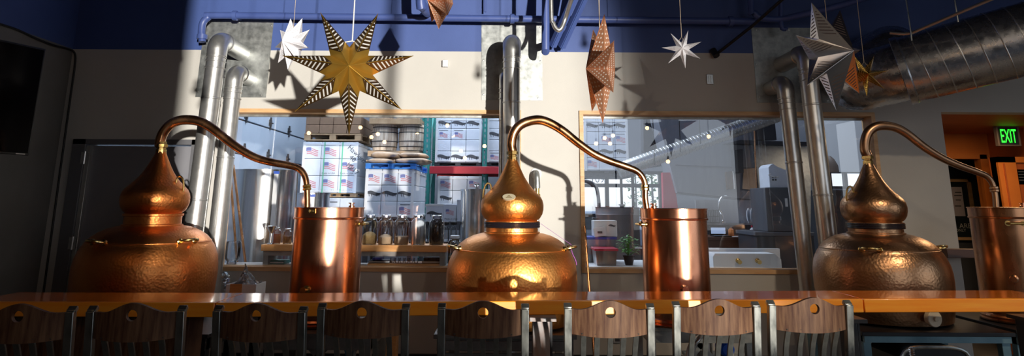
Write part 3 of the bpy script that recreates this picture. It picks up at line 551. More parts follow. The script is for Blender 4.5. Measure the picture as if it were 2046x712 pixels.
# ------------------------------------------------------------------ bar stools
def stool_proto():
    t = thing('bar_stool', '', 'stool', (0, 0, 0)); W = .1855; H = 1.12
    for s_ in (-1, 1):
        q = MB(); x = s_ * W; w = .015
        pts = [(x, .10, 0), (x, .05, .74), (x, .0, H)]
        for i in range(2):
            q.bar(pts[i], pts[i + 1], .034, .03)
        q.bar((x, .0, H - .006), (x, .022, H + .012), .036, .02, side=(0, 0, 1)); q.build('back_leg', 'steel_raw', t, bevel=.003)
        MB().bar((x * .98, .42, 0), (x * .98, .385, .735), .03, .03).build('front_leg', 'steel_raw', t, bevel=.003)
    # crest rail with hand hole, bowed in plan
    Wc = W - .017; rh = .023; zc = H - .014; xs = []
    for i in range(-22, 23): xs.append(Wc * i / 22)
    xs = [x for x in xs if abs(x) > rh + .003] + [rh * math.sin(math.pi / 2 * k / 6) for k in range(-6, 7)]; xs = sorted(xs)
    def top(x): u = abs(x) / Wc; return H - .006 + .042 * (0.5 + 0.5 * math.cos(math.pi * min(1, u / .82)))
    def bot(x): u = x / Wc; return H - .112 - .009 * (1 - u * u)
    def yb(x): return -.045 * (1 - (x / Wc) ** 2) + .002
    vs, fs = [], []; th = .02; n = len(xs)
    for j, off in enumerate((0, th)):
        for x in xs:
            h = math.sqrt(max(0, rh * rh - x * x)); zt_, zb_ = top(x), bot(x); mid = zc
            for z in (zt_, mid + h, mid - h, zb_): vs.append((x, yb(x) + off + (H - z) * .05, z))
    for j in range(2):
        for i in range(n - 1):
            o = j * n * 4 + i * 4; f1 = (o, o + 4, o + 5, o + 1); f2 = (o + 2, o + 6, o + 7, o + 3); fs += [f1, f2]
    N4 = n * 4
    for i in range(n - 1):
        o = i * 4; fs.append((o, o + 4, o + 4 + N4, o + N4)); fs.append((o + 3, o + 7, o + 7 + N4, o + 3 + N4))
        if abs(xs[i]) <= rh + 1e-6 and abs(xs[i + 1]) <= rh + 1e-6:
            fs.append((o + 1, o + 5, o + 5 + N4, o + 1 + N4)); fs.append((o + 2, o + 6, o + 6 + N4, o + 2 + N4))
    for o in (0, (n - 1) * 4): fs.append((o, o + 1, o + 1 + N4, o + N4)); fs.append((o + 2, o + 3, o + 3 + N4, o + 2 + N4))
    q = MB(); q.add(vs, fs)
    me = q.build('crest_rail', 'chair_wood', t, smooth=.5)
    bm = bmesh.new(); bm.from_mesh(me.data); bmesh.ops.remove_doubles(bm, verts=bm.verts, dist=1e-5); bmesh.ops.recalc_face_normals(bm, faces=bm.faces); bm.to_mesh(me.data); bm.free()
    for k in range(-2, 3):
        x = k * .0585; pts = []
        for i in range(13):
            f = i / 12; z = H - .105 - f * .27; y = yb(x) + .012 + .032 * math.sin(math.pi * f) * 1 + f * .05; pts.append(Vector((x * (1 - .04 * f), y, z)))
        b2 = MB()
        vs = []; w = .0115; d = .006
        for p in pts: vs += [p + Vector((-w, -d, 0)), p + Vector((w, -d, 0)), p + Vector((w, d, 0)), p + Vector((-w, d, 0))]
        fs = [(0, 1, 2, 3), tuple(len(vs) - 4 + i for i in (3, 2, 1, 0))]
        for i in range(12):
            for a in range(4): fs.append((i * 4 + a, i * 4 + (a + 1) % 4, i * 4 + 4 + (a + 1) % 4, i * 4 + 4 + a))
        b2.add(vs, fs).build('slat', 'steel_raw', t, smooth=.5)
    MB().box((-W, .03, .735), (W, .415, .765)).build('seat', 'chair_wood', t, bevel=.008)
    q = MB(); q.bar((-W, .085, .745), (W, .085, .745), .02, .02, side=(0, 0, 1)); q.build('back_rail', 'steel_raw', t)
    q = MB(); q.bar((-W, .41, .25), (W, .41, .25), .025, .025, side=(0, 0, 1)); q.build('foot_rest', 'steel_raw', t)
    for s_ in (-1, 1): MB().bar((s_ * W, .09, .32), (s_ * W, .405, .32), .02, .02).build('side_stretcher', 'steel_raw', t)
    return t
proto = stool_proto(); G = 'bar stools along the front of the bar'
stools = [(49, 618, 6, 'dark wood and steel bar stool at the far left, cut by the frame edge'),
          (274, 616, 4, 'dark wood and steel bar stool, second from left, before the unlit bar'),
          (520, 616.5, -3, 'dark wood and steel bar stool by the left joint of the bar top'),
          (727, 611.5, 0, 'dark wood and steel bar stool in front of the bright left condenser'),
          (966, 611.5, 0, 'half-lit wood and steel bar stool in front of the middle still'),
          (1217, 611, 0, 'brown wood and steel bar stool just right of the rusty bar post'),
          (1431, 607.5, 2, 'brown wood and steel bar stool right of the condenser with left handle'),
          (1618, 604.5, 3, 'sunlit brown wood and steel bar stool, rightmost in the row')]
for i, (px, py, rz, lb) in enumerate(stools):
    p = PZ(px, py, 1.13); o = proto if i == 0 else copy_tree(proto)
    o.location = (p.x, p.y, 0); o.rotation_euler.z = math.radians(rz); o['label'] = lb; o['group'] = G
# ------------------------------------------------------------------ flue pipes
def flue(px, py, Y, hw, label, seams=(), lean=0.0, zbot=0.0):
    top = P(px, py, Y); r = SZ(hw, P(px, py + 60, Y)); x = top.x; zt = top.z - r
    t = thing('flue_pipe', label, 'pipe', (x, Y, zbot)); R = r * 1.25
    zk = zt - R; V = Vector((lean, 0, -1)).normalized(); K = Vector((x, Y, zk)); Lv = (zk - zbot) * math.sqrt(1 + lean * lean) - r * abs(lean)
    MB().lathe(K, [(r * .99, 0), (r, .02), (r, Lv)], 48, axis=V).build('vertical_pipe', 'galvanised', t)
    arc = [Vector((x, Y + R - R * math.cos(a), zt - R + R * math.sin(a))) for a in [math.pi / 2 * k / 10 for k in range(11)]]
    arc = [Vector((x, Y, zt - R - .05))] + arc + [Vector((x, Y + R + .02, zt))]
    MB().tube(arc, r * 1.06, 40).build('elbow', 'galvanised', t, smooth=.7)
    if Y + R + .02 < WY - .02: MB().tube([(x, Y + R, zt), (x, WY - .004, zt)], r, 40).build('wall_pipe', 'galvanised', t)
    for dz_ in (0, .035, .09): MB().lathe(K + V * (.06 + dz_), [(r + .001, -.006), (r + .006, -.003), (r + .006, .003), (r + .001, .006)], 40, axis=V).build('crimp_band', 'galvanised', t)
    for sy in seams:
        z = P(px, sy, Y).z; MB().lathe(K + V * (zk - z), [(r + .0005, -.008), (r + .004, -.004), (r + .004, .004), (r + .0005, .008)], 40, axis=V).build('joint_band', 'galvanised', t)
    q = MB(); q.lathe((x, min(Y + R + .03, WY - .03), zt), [(r * 1.06, -.012), (r * 1.14, -.006), (r * 1.14, .006), (r * 1.06, .012)], 40, axis=(0, 1, 0)); q.build('clamp_band', 'galvanised', t)
flue(438, 62, 5.30, 18, 'taller galvanised flue pipe of the left pair', (197, 400), -.026)
flue(471, 128, 5.48, 16, 'shorter galvanised flue pipe of the left pair, nearer the window', (315,), -.012)
flue(1023, 66, 5.38, 17, 'galvanised flue pipe rising behind the middle still', (205,))
flue(1009, 140, 5.62, 11, 'thin pipe tucked behind the middle flue pipe', (240,))
flue(1609, 88, 5.30, 17.5, 'taller galvanised flue pipe of the right pair, behind the silver star', (210, 390), .024)
flue(1567, 150, 5.48, 15.5, 'shorter galvanised flue pipe of the right pair, bronze reflections', (325,), .028)
def sheet(c, label):
    q = MB(); pts = [P(x, y, WY - .006) for x, y in c]; q.prism(pts, (0, .004, 0)); o = thing('wall_sheet', label, 'metal sheet', sum(pts, Vector()) / 4); q.build('metal_sheet', 'galvanised_sheet', o, smooth=0)
    s_ = MB(); c_ = sum(pts, Vector()) / 4
    for a in range(4):
        for f in (.04, .5):
            p = pts[a].lerp(pts[(a + 1) % 4], f).lerp(c_, .06); s_.lathe(p, [(.008, 0), (.006, .004), (.002, .005)], 8, axis=(0, -1, 0))
    s_.build('rivets', 'galvanised', o)
sheet([(410, 40), (547, 41), (531, 195), (390, 194)], 'galvanised wall sheet behind the left pair of flue pipes')
sheet([(962, 43), (1083, 44), (1084, 201), (962, 200)], 'galvanised wall sheet behind the middle flue pipe')
sheet([(1501, 55), (1650, 56), (1664, 206), (1513, 205)], 'galvanised wall sheet behind the right pair of flue pipes')
# ------------------------------------------------------------------ overhead pipes, struts, duct
def pipe(pts, r, m, name, label, cat='pipe', n=16, sm=True):
    q = smooth_path(pts, 5) if sm else pts; o = MB().tube(q, r, n).build(name, m, smooth=.8); return tag(o, label, cat)
a, e = P(430, 31, 5.66), P(1506, 43, 5.66); lv = (a.z + e.z) / 2 
ov = thing('overhead_pipe', 'long blue painted pipe running level along the top of the wall', 'pipe', ((a.x + e.x) / 2, 5.66, a.z))
MB().tube(smooth_path([P(404, 84, 5.66), P(403, 62, 5.66), P(406, 45, 5.66), P(416, 35, 5.66), a, a.lerp(e, .2)], 6) + [a.lerp(e, f) for f in (.4, .6, .8, 1)], SZ(7, a), 20).build('run', 'pipe_blue', ov, smooth=.8)
MB().lathe(P(404, 74, 5.66), [(.045, -.02), (.045, .02)], 20).build('coupling', 'pipe_blue', ov)
for px in (470, 1024, 1460): MB().lathe(a.lerp(e, (px - 430) / 1076), [(SZ(8, a), -.02), (SZ(10, a), -.018), (SZ(10, a), .018), (SZ(8, a), .02)], 20, axis=(1, 0, 0)).build('coupling', 'pipe_blue', ov)
for px in (470, 1024, 1460): c_ = a.lerp(e, (px - 430) / 1076); MB().box((c_.x - .012, c_.y, c_.z - .01), (c_.x + .012, WY - .003, c_.z + .01)).build('wall_bracket', 'pipe_blue', ov)
pipe([PC(838, 5.3), P(840, -10, 5.3), P(845, 12, 5.35), P(853, 24, 5.5), P(856, 26, 5.74)], .042, 'pipe_blue', 'elbow_pipe', 'short blue pipe bending into the wall left of the small copper star')
pipe([PC(970, 5.72), P(970, 24, 5.72)], .008, 'pipe_blue', 'hanger_rod', 'thin blue rod dropping to the overhead pipe', 'rod', sm=False)
pipe([PC(1092, 5.5), P(1090, 78, 5.5), P(1090, 86, 5.55), P(1090, 90, 5.76)], .035, 'pipe_blue', 'drop_pipe', 'upright blue pipe left of the silver conduit loop')
pipe([PC(1100, 5.0), P(1101, 10, 5.0), P(1105, 45, 5.0), P(1113, 59, 5.0), P(1121, 57, 5.0), P(1130, 35, 5.0), P(1141, 0, 4.9), P(1165, -70, 4.75), PC(1200, 4.7)], .018, 'galvanised', 'conduit_loop', 'shiny silver conduit bent into a U beside the blue channels')
for (A1, B1, lb) in (((1104, 92), (1240, -210), 'blue steel channel nearer the silver conduit loop'), ((1122, 94), (1262, -210), 'blue steel channel, right one of the slanting pair')):
    a_, b_ = P(*A1, 5.7), P(*B1, 4.85); t = thing('strut_channel', lb, 'channel', a_); MB().bar(a_, b_, .055, .05, side=(0, 0, 1)).build('channel', 'pipe_blue', t); MB().bar(a_ - Vector((0, .02, .027)), b_ - Vector((0, .02, .027)), .02, .006, side=(0, 0, 1)).build('slot_lip', 'wall_blue', t)
br = thing('sway_brace', 'dark rod slanting down to a foot on the blue paint line', 'rod', P(1432, 108, 5.75)); MB().tube([P(1432, 108, 5.76), P(1503, 52, 5.5), P(1590, -25, 5.1)], .014, 10).build('rod', 'black_metal', br); MB().tube([P(1424, 100, 5.78), P(1432, 112, 5.74)], .03, 12).build('foot', 'black_metal', br)
pipe([PC(1498, 5.6), P(1500, 5, 5.6), P(1508, 26, 5.6), P(1522, 36, 5.6), P(1560, 38, 5.6), P(1600, 30, 5.5), P(1700, 5, 5.3), P(1900, -60, 4.9)], .028, 'pipe_blue', 'branch_pipe', 'blue branch pipe curving above the right wall sheet')
pipe([P(1572, 60, 5.6), P(1560, 30, 5.6), PC(1570, 5.6)], .02, 'pipe_blue', 'drop_pipe', 'thin blue pipe dropping behind the right flue pair')
# black cable along the left corner
XC = XL + .016
pipe([PX(-60, 28, XC), PX(0, 48, XC), PX(36, 60, XC), PX(72, 77, XC), PX(108, 91, XC), PX(136, 98, XC), P(149, 106, 5.77)] + [P(151 - (y - 120) * .138, y, 5.77) for y in range(130, 640, 60)], .009, 'cable', 'cable', 'black cable clipped along the paint line and down the left corner', 'cable', 8)
# big spiral duct
d0, d1 = P(1806, 141, 5.0), P(2230, 30, 4.3); ax = (d1 - d0); L_ = ax.length; ax.normalize(); Rd = .262
dt_ = thing('spiral_duct', 'large round spiral metal duct hanging at the top right', 'duct', d0)
MB().lathe(d0, [(Rd, 0), (Rd, L_)], 80, axis=ax).build('duct', 'duct_metal', dt_)
u_ = ax.cross(Vector((0, 0, 1))).normalized(); w_ = ax.cross(u_); hp = []
pitch = .125
for i in range(int(L_ / pitch * 40)): an = i / 40 * 2 * math.pi; hp.append(d0 + ax * (i / 40 * pitch) + (u_ * math.cos(an) + w_ * math.sin(an)) * (Rd + .001))
MB().tube(hp, .0045, 6).build('spiral_seam', 'galvanised', dt_)
q = MB(); q.lathe(d0, [(Rd + .004, -.03), (Rd + .012, -.025), (Rd + .012, .02), (Rd + .002, .03)], 80, axis=ax); q.build('end_band', 'duct_metal', dt_)
el = smooth_path([d0 + ax * .02, d0 - ax * .12 + Vector((0, .04, 0)), d0 - ax * .26 + Vector((0, .2, .03)), P(1778, 108, 5.45), P(1778, 108, 5.45) + Vector((0, .15, 0)), P(1778, 108, 5.45) + Vector((0, .31, 0))], 6)
MB().tube(el, Rd * .9, 48).build('elbow', 'duct_metal', dt_, smooth=.8)
cdt = thing('conduit', 'grey conduit slanting just above the spiral duct', 'pipe', P(1790, 66, 4.75)); MB().tube([P(1778, 66, 4.8), P(1806, 68, 4.75), P(1822, 66, 4.72), P(2010, -14, 4.2)], .012, 10).build('tube', 'galvanised', cdt)
for f in ((1820, 66), (1912, 28)):
    p = P(f[0], f[1], 4.7 - (f[0] - 1820) * .0026); MB().tube([p + Vector((.0, 0, -.06)), p, Vector((p.x - .03, p.y, ZC))], .006, 8).build('hanger_rod', 'steel_raw', cdt)
# ------------------------------------------------------------------ wall bits
p = P(890, 128, WY); wb = thing('wall_sensor', 'small white plastic box high on the sunlit wall', 'sensor', p); MB().box((p.x - .025, WY - .035, p.z - .032), (p.x + .025, WY - .001, p.z + .032)).build('body', 'white_plastic', wb, bevel=.005); MB().box((p.x - .016, WY - .038, p.z - .02), (p.x + .016, WY - .034, p.z + .012)).build('lens', 'white_paint', wb)
p = P(1418, 159, WY); wb = thing('cover_plate', 'steel cover plate on the shaded wall above the right window', 'plate', p); MB().box((p.x - .03, WY - .012, p.z - .046), (p.x + .03, WY - .001, p.z + .046)).build('plate', 'galvanised', wb, bevel=.003)
MB().box((p.x - .012, WY - .016, p.z - .03), (p.x - .004, WY - .012, p.z + .03)).build('toggle', 'galvanised', wb); MB().box((p.x + .006, WY - .016, p.z - .03), (p.x + .014, WY - .012, p.z + .03)).build('toggle', 'galvanised', wb)
p = P(1071, 347, WY); st = thing('stub_pipe', 'grey elbow pipe coming out of the pillar behind the middle still', 'pipe', p); MB().lathe((p.x, WY, p.z), [(.048, .001), (.048, .008), (.03, .014)], 32, axis=(0, -1, 0)).build('escutcheon', 'white_plastic', st)
MB().tube(smooth_path([(p.x, WY, p.z), (p.x, WY - .06, p.z), (p.x + .002, WY - .10, p.z - .02), (p.x + .004, WY - .11, p.z - .07), (p.x + .006, WY - .11, p.z - .13)], 5), .026, 18).build('elbow', 'galvanised_sheet', st, smooth=.8)
MB().lathe((p.x + .006, WY - .11, p.z - .20), [(.02, -.02), (.026, -.015), (.026, .02), (.018, .025), (.018, .07)], 14).build('valve', 'brass', st); MB().tube([(p.x + .006, WY - .11, p.z - .21), (p.x + .006, WY - .11, .1)], .016, 12).build('riser', 'galvanised', st)
p = P(1233, 679, WY); wb = thing('wall_outlet', 'small grey outlet low on the wall, seen through the stool slats', 'outlet', p); MB().box((p.x - .03, WY - .02, p.z - .022), (p.x + .03, WY - .001, p.z + .022)).build('plate', 'white_paint', wb, bevel=.004); MB().box((p.x - .02, WY - .023, p.z - .012), (p.x + .02, WY - .019, p.z + .012)).build('socket', 'cabinet_grey', wb)
zr = P(800, 707, WY).z; struct(MB().box((XL, WY - .03, zr - .05), (al, WY - .001, zr)), 'trim_1', 'black_metal', smooth=0)
struct(MB().box((XL, WY - .02, 0), (dl, WY - .001, .1)), 'baseboard_back', 'black_metal', smooth=0)
def rod(a_, b_, r, m, name, label): return tag(MB().tube([a_, b_], r, 10).build(name, m), label, 'rod')
rod(P(1168, 452, 5.72), Vector((P(1182, 600, 5.6).x, 5.3, 0.02)), .011, 'copper_tube', 'copper_rod', 'thin copper rod leaning at the left edge of the right window')
# ------------------------------------------------------------------ television
tr = P(92, 98, 4.67); tb = P(62, 311, 4.67); hgt = tr.z - tb.z
dv = Vector((-.42, -1, 0)).normalized(); nv = Vector((dv.y * -1, dv.x, 0)); nv = Vector((1, -.42, 0)).normalized()
tv = thing('television', 'black flat television angled out from the left wall', 'television', (tr.x, tr.y, tb.z)); c_ = tr + dv * .675 - Vector((0, 0, hgt / 2))
MB().obox(c_ - nv * .02, dv * .675, nv * .02, (0, 0, hgt / 2)).build('casing', 'tv_bezel', tv, bevel=.004)
MB().obox(c_ + nv * .001, dv * .663, nv * .002, (0, 0, hgt / 2 - .014)).build('screen', 'tv_black', tv)
MB().box((XL + .002, c_.y - .2, c_.z - .1), (c_.x - .03 if c_.x - .03 > XL + .01 else XL + .02, c_.y - .05, c_.z + .1)).build('wall_mount', 'black_metal', tv)
MB().obox(tr + dv * .06 - Vector((0, 0, hgt - .007)) + nv * .003, dv * .03, nv * .001, (0, 0, .003)).build('badge', 'galvanised', tv)
# ------------------------------------------------------------------ EXIT sign
p = P(2016, 272, 6.85); sc_ = DEP(p) / F; ex = thing('exit_sign', 'lit green EXIT sign hanging under the orange soffit', 'sign', p); hw, hh = 23 * sc_, 20 * sc_
MB().box((p.x - hw, p.y, p.z - hh), (p.x + hw, p.y + .05, p.z + hh)).build('housing', 'sign_body', ex, bevel=.006); MB().box((p.x - hw * .88, p.y - .004, p.z - hh * .86), (p.x + hw * .76, p.y, p.z + hh * .86)).build('face', 'sign_dark', ex)
b = text_mb('EXIT', 1, (0, 0, 0), (1, 0, 0), (0, 0, 1)); xs_ = [v.x for v in b.v]; zs_ = [v.z for v in b.v]; x0, x1, z0, z1 = min(xs_), max(xs_), min(zs_), max(zs_)
for v in b.v: v.x = p.x - hw * .74 + (v.x - x0) / (x1 - x0) * hw * 1.34; v.z = p.z - hh * .66 + (v.z - z0) / (z1 - z0) * hh * 1.32; v.y = p.y - .008
b.build('letters', 'exit_green', ex, smooth=0)
q = MB(); q.box((p.x - .02, p.y + .01, p.z + hh), (p.x + .02, p.y + .04, zs)); q.build('bracket', 'sign_body', ex)
MB().box((p.x - hw * .6, p.y + .015, p.z + hh + .001), (p.x - hw * .15, p.y + .035, p.z + hh + .006)).build('top_light', 'exit_green', ex)
MB().box((p.x + hw * .15, p.y + .015, p.z + hh + .001), (p.x + hw * .6, p.y + .035, p.z + hh + .006)).build('top_light', 'exit_green', ex)
# ------------------------------------------------------------------ stars
def star(cx, cy, Y, R, yaw, roll, m, label, hf=.30, rv=.36, n=7, tiltx=0, cord='cord_white', top=None, cordr=.002, pleat=1):
    c = P(cx, cy, Y); ya = math.radians(yaw); nrm = Vector((math.sin(ya), -math.cos(ya), math.sin(math.radians(tiltx)))).normalized()
    xa = Vector((math.cos(ya), math.sin(ya), 0)).normalized(); za = xa.cross(nrm); za = -za if za.z < 0 else za
    t = thing('paper_star', label, 'star', c); vs = []; fs = []; uvs = []; r = R * rv; h = R * hf
    def pt(rad, a): return c + xa * math.sin(a) * rad + za * math.cos(a) * rad
    for side in (1, -1):
        ap = c + nrm * h * side
        for k in range(n):
            a = math.pi + math.radians(roll) + 2 * math.pi * k / n; T = pt(R, a)
            for s_ in (-1, 1):
                V = pt(r, a + s_ * math.pi / n * pleat) ; o = len(vs); vs += [ap, V, T]; fs.append((o, o + 1, o + 2) if s_ * side < 0 else (o, o + 2, o + 1))
                ucorr = rv * math.cos(math.pi / n); uv3 = {0: (0, 0), 1: (.36, 1), 2: (1, 0)}; uvs.append(uv3)
    if pleat < 1:
        for side in (1, -1):
            ap = c + nrm * h * side
            for k in range(n):
                am = math.pi + math.radians(roll) + 2 * math.pi * (k + .5) / n; W_ = pt(r * 1.08, am) + nrm * h * .30 * side
                for s_ in (-1, 1): V = pt(r, am + s_ * math.pi / n * (1 - pleat)); o = len(vs); vs += [ap, V, W_]; fs.append((o, o + 1, o + 2) if s_ * side < 0 else (o, o + 2, o + 1)); uvs.append({0: (0, 0), 1: (.02, .02), 2: (.02, 0)})
    q = MB(); q.add(vs, fs); o = q.build('star_body', m, t, smooth=0, fix=False); me = o.data; ul = me.uv_layers.new(name='UVMap')
    for p_, uv3 in zip(me.polygons, uvs):
        base = min(p_.vertices)
        for li in p_.loop_indices: ul.data[li].uv = uv3[me.loops[li].vertex_index - base]
    tips = [pt(R, math.pi + math.radians(roll) + 2 * math.pi * k / n) for k in range(n)]; ups = sorted(tips, key=lambda v: -v.z)[:2]
    hang = c + Vector((0, 0, R * .62)) if top is None else P(top[0], top[1], Y); va = [pt(r * 1.25, math.radians(roll) + s_ * .35) for s_ in (-1, 1)]
    MB().tube([hang, Vector((hang.x, hang.y, ZC))], cordr, 8).build('cord', cord, t)
    MB().tube([va[0], hang, va[1]], cordr * .8, 6).build('cord_loop', cord, t)
    # rolled edge beads along the ridges
    q = MB()
    for k in range(n): q.tube([c + nrm * h, tips[k]], R * .0045, 5)
    q.build('ridge_fold', m, t)
    return t
star(698, 140, 3.75, .385, 12, -3, 'gold_star', 'large gold seven-pointed paper star with slots and reflection-dark arms, left of centre', .34, .36, cordr=.004, top=(704, 82))
star(584, 86, 4.58, .195, -34, 8, 'white_star', 'white slotted paper star turned sideways beside the gold star', .45, .46, n=9, cord='rope')
star(1200, 138, 4.0, .345, -84, -4, 'copper_star', 'tall edge-on copper star pierced with dots above the right window', .27, .40, cord='rope', cordr=.003)
star(1363, 98, 4.7, .148, -14, -6, 'white_star', 'small white paper star in front of the blue paint', .28, .33, cord='rope', cordr=.003)
star(1660, 110, 3.9, .345, 32, 0, 'silver_star', 'large silver slotted star in front of the right flue pipes', .42, .40, cord='rope', top=(1652, 42))
star(1729, 150, 4.5, .155, -6, 2, 'gold_foil', 'small gold star hanging behind the silver star', .34, .34, cord='rope')
star(880, 4, 4.2, .185, -62, 5, 'copper_star', 'small copper star cut off by the top edge', .5, .42, cord='rope')
# ------------------------------------------------------------------ bulbs that show in the glass
bulbs = [(755, 268), (617, 266), (742, 274), (768, 284), (834, 269), (894, 251), (905, 271), (921, 302), (929, 316), (968, 292), (1225, 271), (1191, 287), (1219, 287), (1293, 256), (1335, 323), (1416, 273), (720, 255), (1208, 276)]
GB = 'bare bulbs strung over the room behind the viewer'
first = None
for i, (px, py) in enumerate(bulbs):
    yy_ = 1.2; v = P(px, py, 2 * (WY + .125) - yy_); loc = Vector((v.x, yy_, v.z))
    if first is None:
        first = thing('pendant_bulb', 'bare warm bulb hanging on a black cord', 'light bulb', (0, 0, 0), GB)
        MB().sphere((0, 0, 0), .032, 10).build('glass_bulb', 'bulb_glow', first); MB().lathe((0, 0, .03), [(.018, 0), (.018, .05), (.006, .06)], 12).build('socket', 'black_metal', first); MB().tube([(0, 0, .08), (0, 0, 1.6)], .003, 6).build('cord', 'cable', first); o = first
    else: o = copy_tree(first)
    o.location = loc
q0, q1 = P(1896, 498, 5.66), P(2000, 498, 5.66); wr = thing('wooden_rail', 'dark brown wooden rail on the grey wall between the rightmost still and condenser', 'rail', (q0.x, 5.7, q0.z)); zq = P(1900, 516, 5.66).z
MB().box((q0.x - .02, 5.66, zq), (al + .35, 5.74, q0.z)).build('rail', 'brown_desk', wr, bevel=.004); MB().box((q0.x + .05, 5.74, zq + .02), (q0.x + .11, 5.799, q0.z - .02)).build('bracket', 'black_metal', wr); MB().box((al - .1, 5.74, zq + .02), (al - .04, 5.799, q0.z - .02)).build('bracket', 'black_metal', wr)
# unseen fill spots added to brighten the right part of the bar
for i, (x, y, lb) in enumerate(((1.4, .8, 'added unseen fill spot in a black shade, left of two over the right half of the bar'), (3.0, 1.6, 'added unseen fill spot in a black shade, right of two over the right half of the bar'))):
    t = thing('fill_spot', lb, 'lamp', (x, y, ZC)); MB().lathe((x, y, 3.7), [(.07, 0), (.08, .02), (.08, .16), (.03, .2)], 20).build('shade', 'black_metal', t); MB().tube([(x, y, 3.9), (x, y, ZC)], .012, 8).build('stem', 'black_metal', t)
    l = bpy.data.lights.new('fill_spot_light', 'SPOT'); l.energy = (60, 210)[i]; l.spot_size = math.radians(75); l.spot_blend = .8; l.shadow_soft_size = .05; l.color = (1, .80, .58); lo = bpy.data.objects.new('fill_spot_light', l); C.objects.link(lo); lo.location = (x, y, 3.68); lo.rotation_euler = (Vector((x + .1, 3.9, .9)) - lo.location).to_track_quat('-Z', 'Y').to_euler()
# ------------------------------------------------------------------ things under and behind the bar
p = P(765, 664, 5.1); q1 = P(795, 664, 5.1); t = thing('timber_post', 'upright orange timber behind the bar, seen through the fourth stool', 'timber', ((p.x + q1.x) / 2, 5.1, 0)); MB().box((p.x, 5.05, 0), (q1.x, 5.15, p.z)).build('post', 'shelf_wood', t, bevel=.004); MB().box((p.x - .03, 5.03, 0), (q1.x + .03, 5.17, .05)).build('foot', 'shelf_wood', t)
tag(MB().tube(smooth_path([P(690, 672, 4.75), P(689, 690, 4.7), P(695, 715, 4.72), P(700, 790, 4.7)], 6), .014, 12).build('water_hose', 'hose_blue', smooth=.8), 'blue hose hanging behind the fourth stool', 'hose')
tag(MB().tube(smooth_path([P(722, 674, 4.7), P(712, 690, 4.7), P(706, 715, 4.72), P(700, 790, 4.7)], 6), .016, 12).build('steel_hose', 'galvanised', smooth=.8), 'pale steel hose curving behind the fourth stool', 'hose')
p = P(1412, 712, 4.55); t = thing('steel_vessel', 'small shiny steel vessel under the middle condenser', 'vessel', (p.x, 4.6, 0)); zt_ = P(1412, 686, 4.55).z
MB().lathe((p.x, 4.6, 0), [(.05, .45), (.055, .46), (.055, zt_ - .01), (.058, zt_)], 32).build('body', 'stainless', t); MB().lathe((p.x, 4.6, 0), [(.03, .0), (.03, .45)], 16).build('stem', 'stainless', t); MB().lathe((p.x, 4.6, 0), [(.12, .0), (.12, .02), (.03, .03)], 24).build('base', 'stainless', t)
p = P(1447, 695, 4.9); t = thing('pump', 'bright blue pump motor on the shelf under the middle condenser', 'pump', (p.x, 4.9, p.z - .06))
MB().lathe(p + Vector((0, -.08, 0)), [(.035, 0), (.05, .012), (.05, .13), (.035, .15)], 28, axis=(0, 1, 0)).build('motor', 'motor_blue', t); MB().box(p + Vector((.005, -.10, -.035)), p + Vector((.03, -.07, .0))).build('label_plate', 'white_plastic', t); MB().box(p + Vector((-.04, -.08, -.06)), p + Vector((.04, .06, -.045))).build('foot', 'cabinet_grey', t)
xx = p.x; MB().box((xx - .25, 4.72, p.z - .085), (xx + .25, 5.1, p.z - .062)).build('shelf', 'stand_white', t); 
for s_ in (-.23, .23):
    for y_ in (4.74, 5.08): MB().box((xx + s_ - .012, y_ - .012, 0), (xx + s_ + .012, y_ + .012, p.z - .085)).build('shelf_leg', 'stand_white', t)
tag(MB().tube(smooth_path([P(1402, 668, 4.45), P(1396, 680, 4.4), P(1386, 700, 4.4), P(1380, 760, 4.4)], 6), .012, 10).build('grey_hose', 'galvanised', smooth=.8), 'grey hose curving in front of the whitish stand', 'hose')
tag(MB().tube(smooth_path([P(1500, 672, 4.6), P(1470, 668, 4.5), P(1420, 662, 4.45), P(1385, 680, 4.45), P(1372, 720, 4.45), P(1370, 790, 4.45)], 6), .012, 10).build('clear_hose', 'white_paint', smooth=.8), 'white hose looping under the middle condenser', 'hose')
v = P(1395, 661, 4.33); t = thing('drain_valve', 'small brass valve below the middle condenser', 'valve', v); MB().tube([v + Vector((-.02, .06, 0)), v + Vector((.0, -.02, 0))], .008, 12).build('body', 'brass', t); MB().tube([v + Vector((0, -.01, -.015)), v + Vector((0, -.01, .015))], .006, 10).build('lever', 'brass', t)
# cardboard box with a plastic bag, on a side table under the left window
yb_ = 5.19; a = P(452, 570, yb_); e = P(512, 570, yb_)
t = thing('side_table', 'dark side table under the left window behind the bar', 'table', ((a.x + e.x) / 2, yb_ + .12, 0)); zt_ = P(480, 600, yb_).z; MB().box((a.x - .06, yb_ - .05, zt_ - .03), (e.x + .08, yb_ + .23, zt_)).build('top', 'chair_wood', t)
for sx in (a.x - .03, e.x + .05):
    for sy in (yb_ - .03, yb_ + .20): MB().box((sx - .02, sy - .02, 0), (sx + .02, sy + .02, zt_ - .03)).build('leg', 'black_metal', t)
t = thing('cardboard_box', 'open cardboard box on the side table under the left window', 'box', ((a.x + e.x) / 2, yb_ + .1, zt_)); z2_ = P(480, 569, yb_).z; q = MB(); w = .005
for bx in (((a.x, yb_, zt_), (e.x, yb_ + w, z2_)), ((a.x, yb_ + .2, zt_), (e.x, yb_ + .2 + w, z2_)), ((a.x, yb_ + w, zt_), (a.x + w, yb_ + .2, z2_)), ((e.x - w, yb_ + w, zt_), (e.x, yb_ + .2, z2_)), ((a.x + w, yb_ + w, zt_ + .001), (e.x - w, yb_ + .2, zt_ + w))): q.box(*bx)
q.build('carton', 'white_paint', t, smooth=0); q = MB(); xa_, xb_ = P(460, 571, yb_).x, P(484, 571, yb_).x; q.box((xa_, yb_ - .003, zt_), (xb_, yb_, z2_ + .004)); q.build('kraft_flap', 'shelf_wood', t, smooth=0)
random.seed(4); q = MB(); nn = 14; pts = []
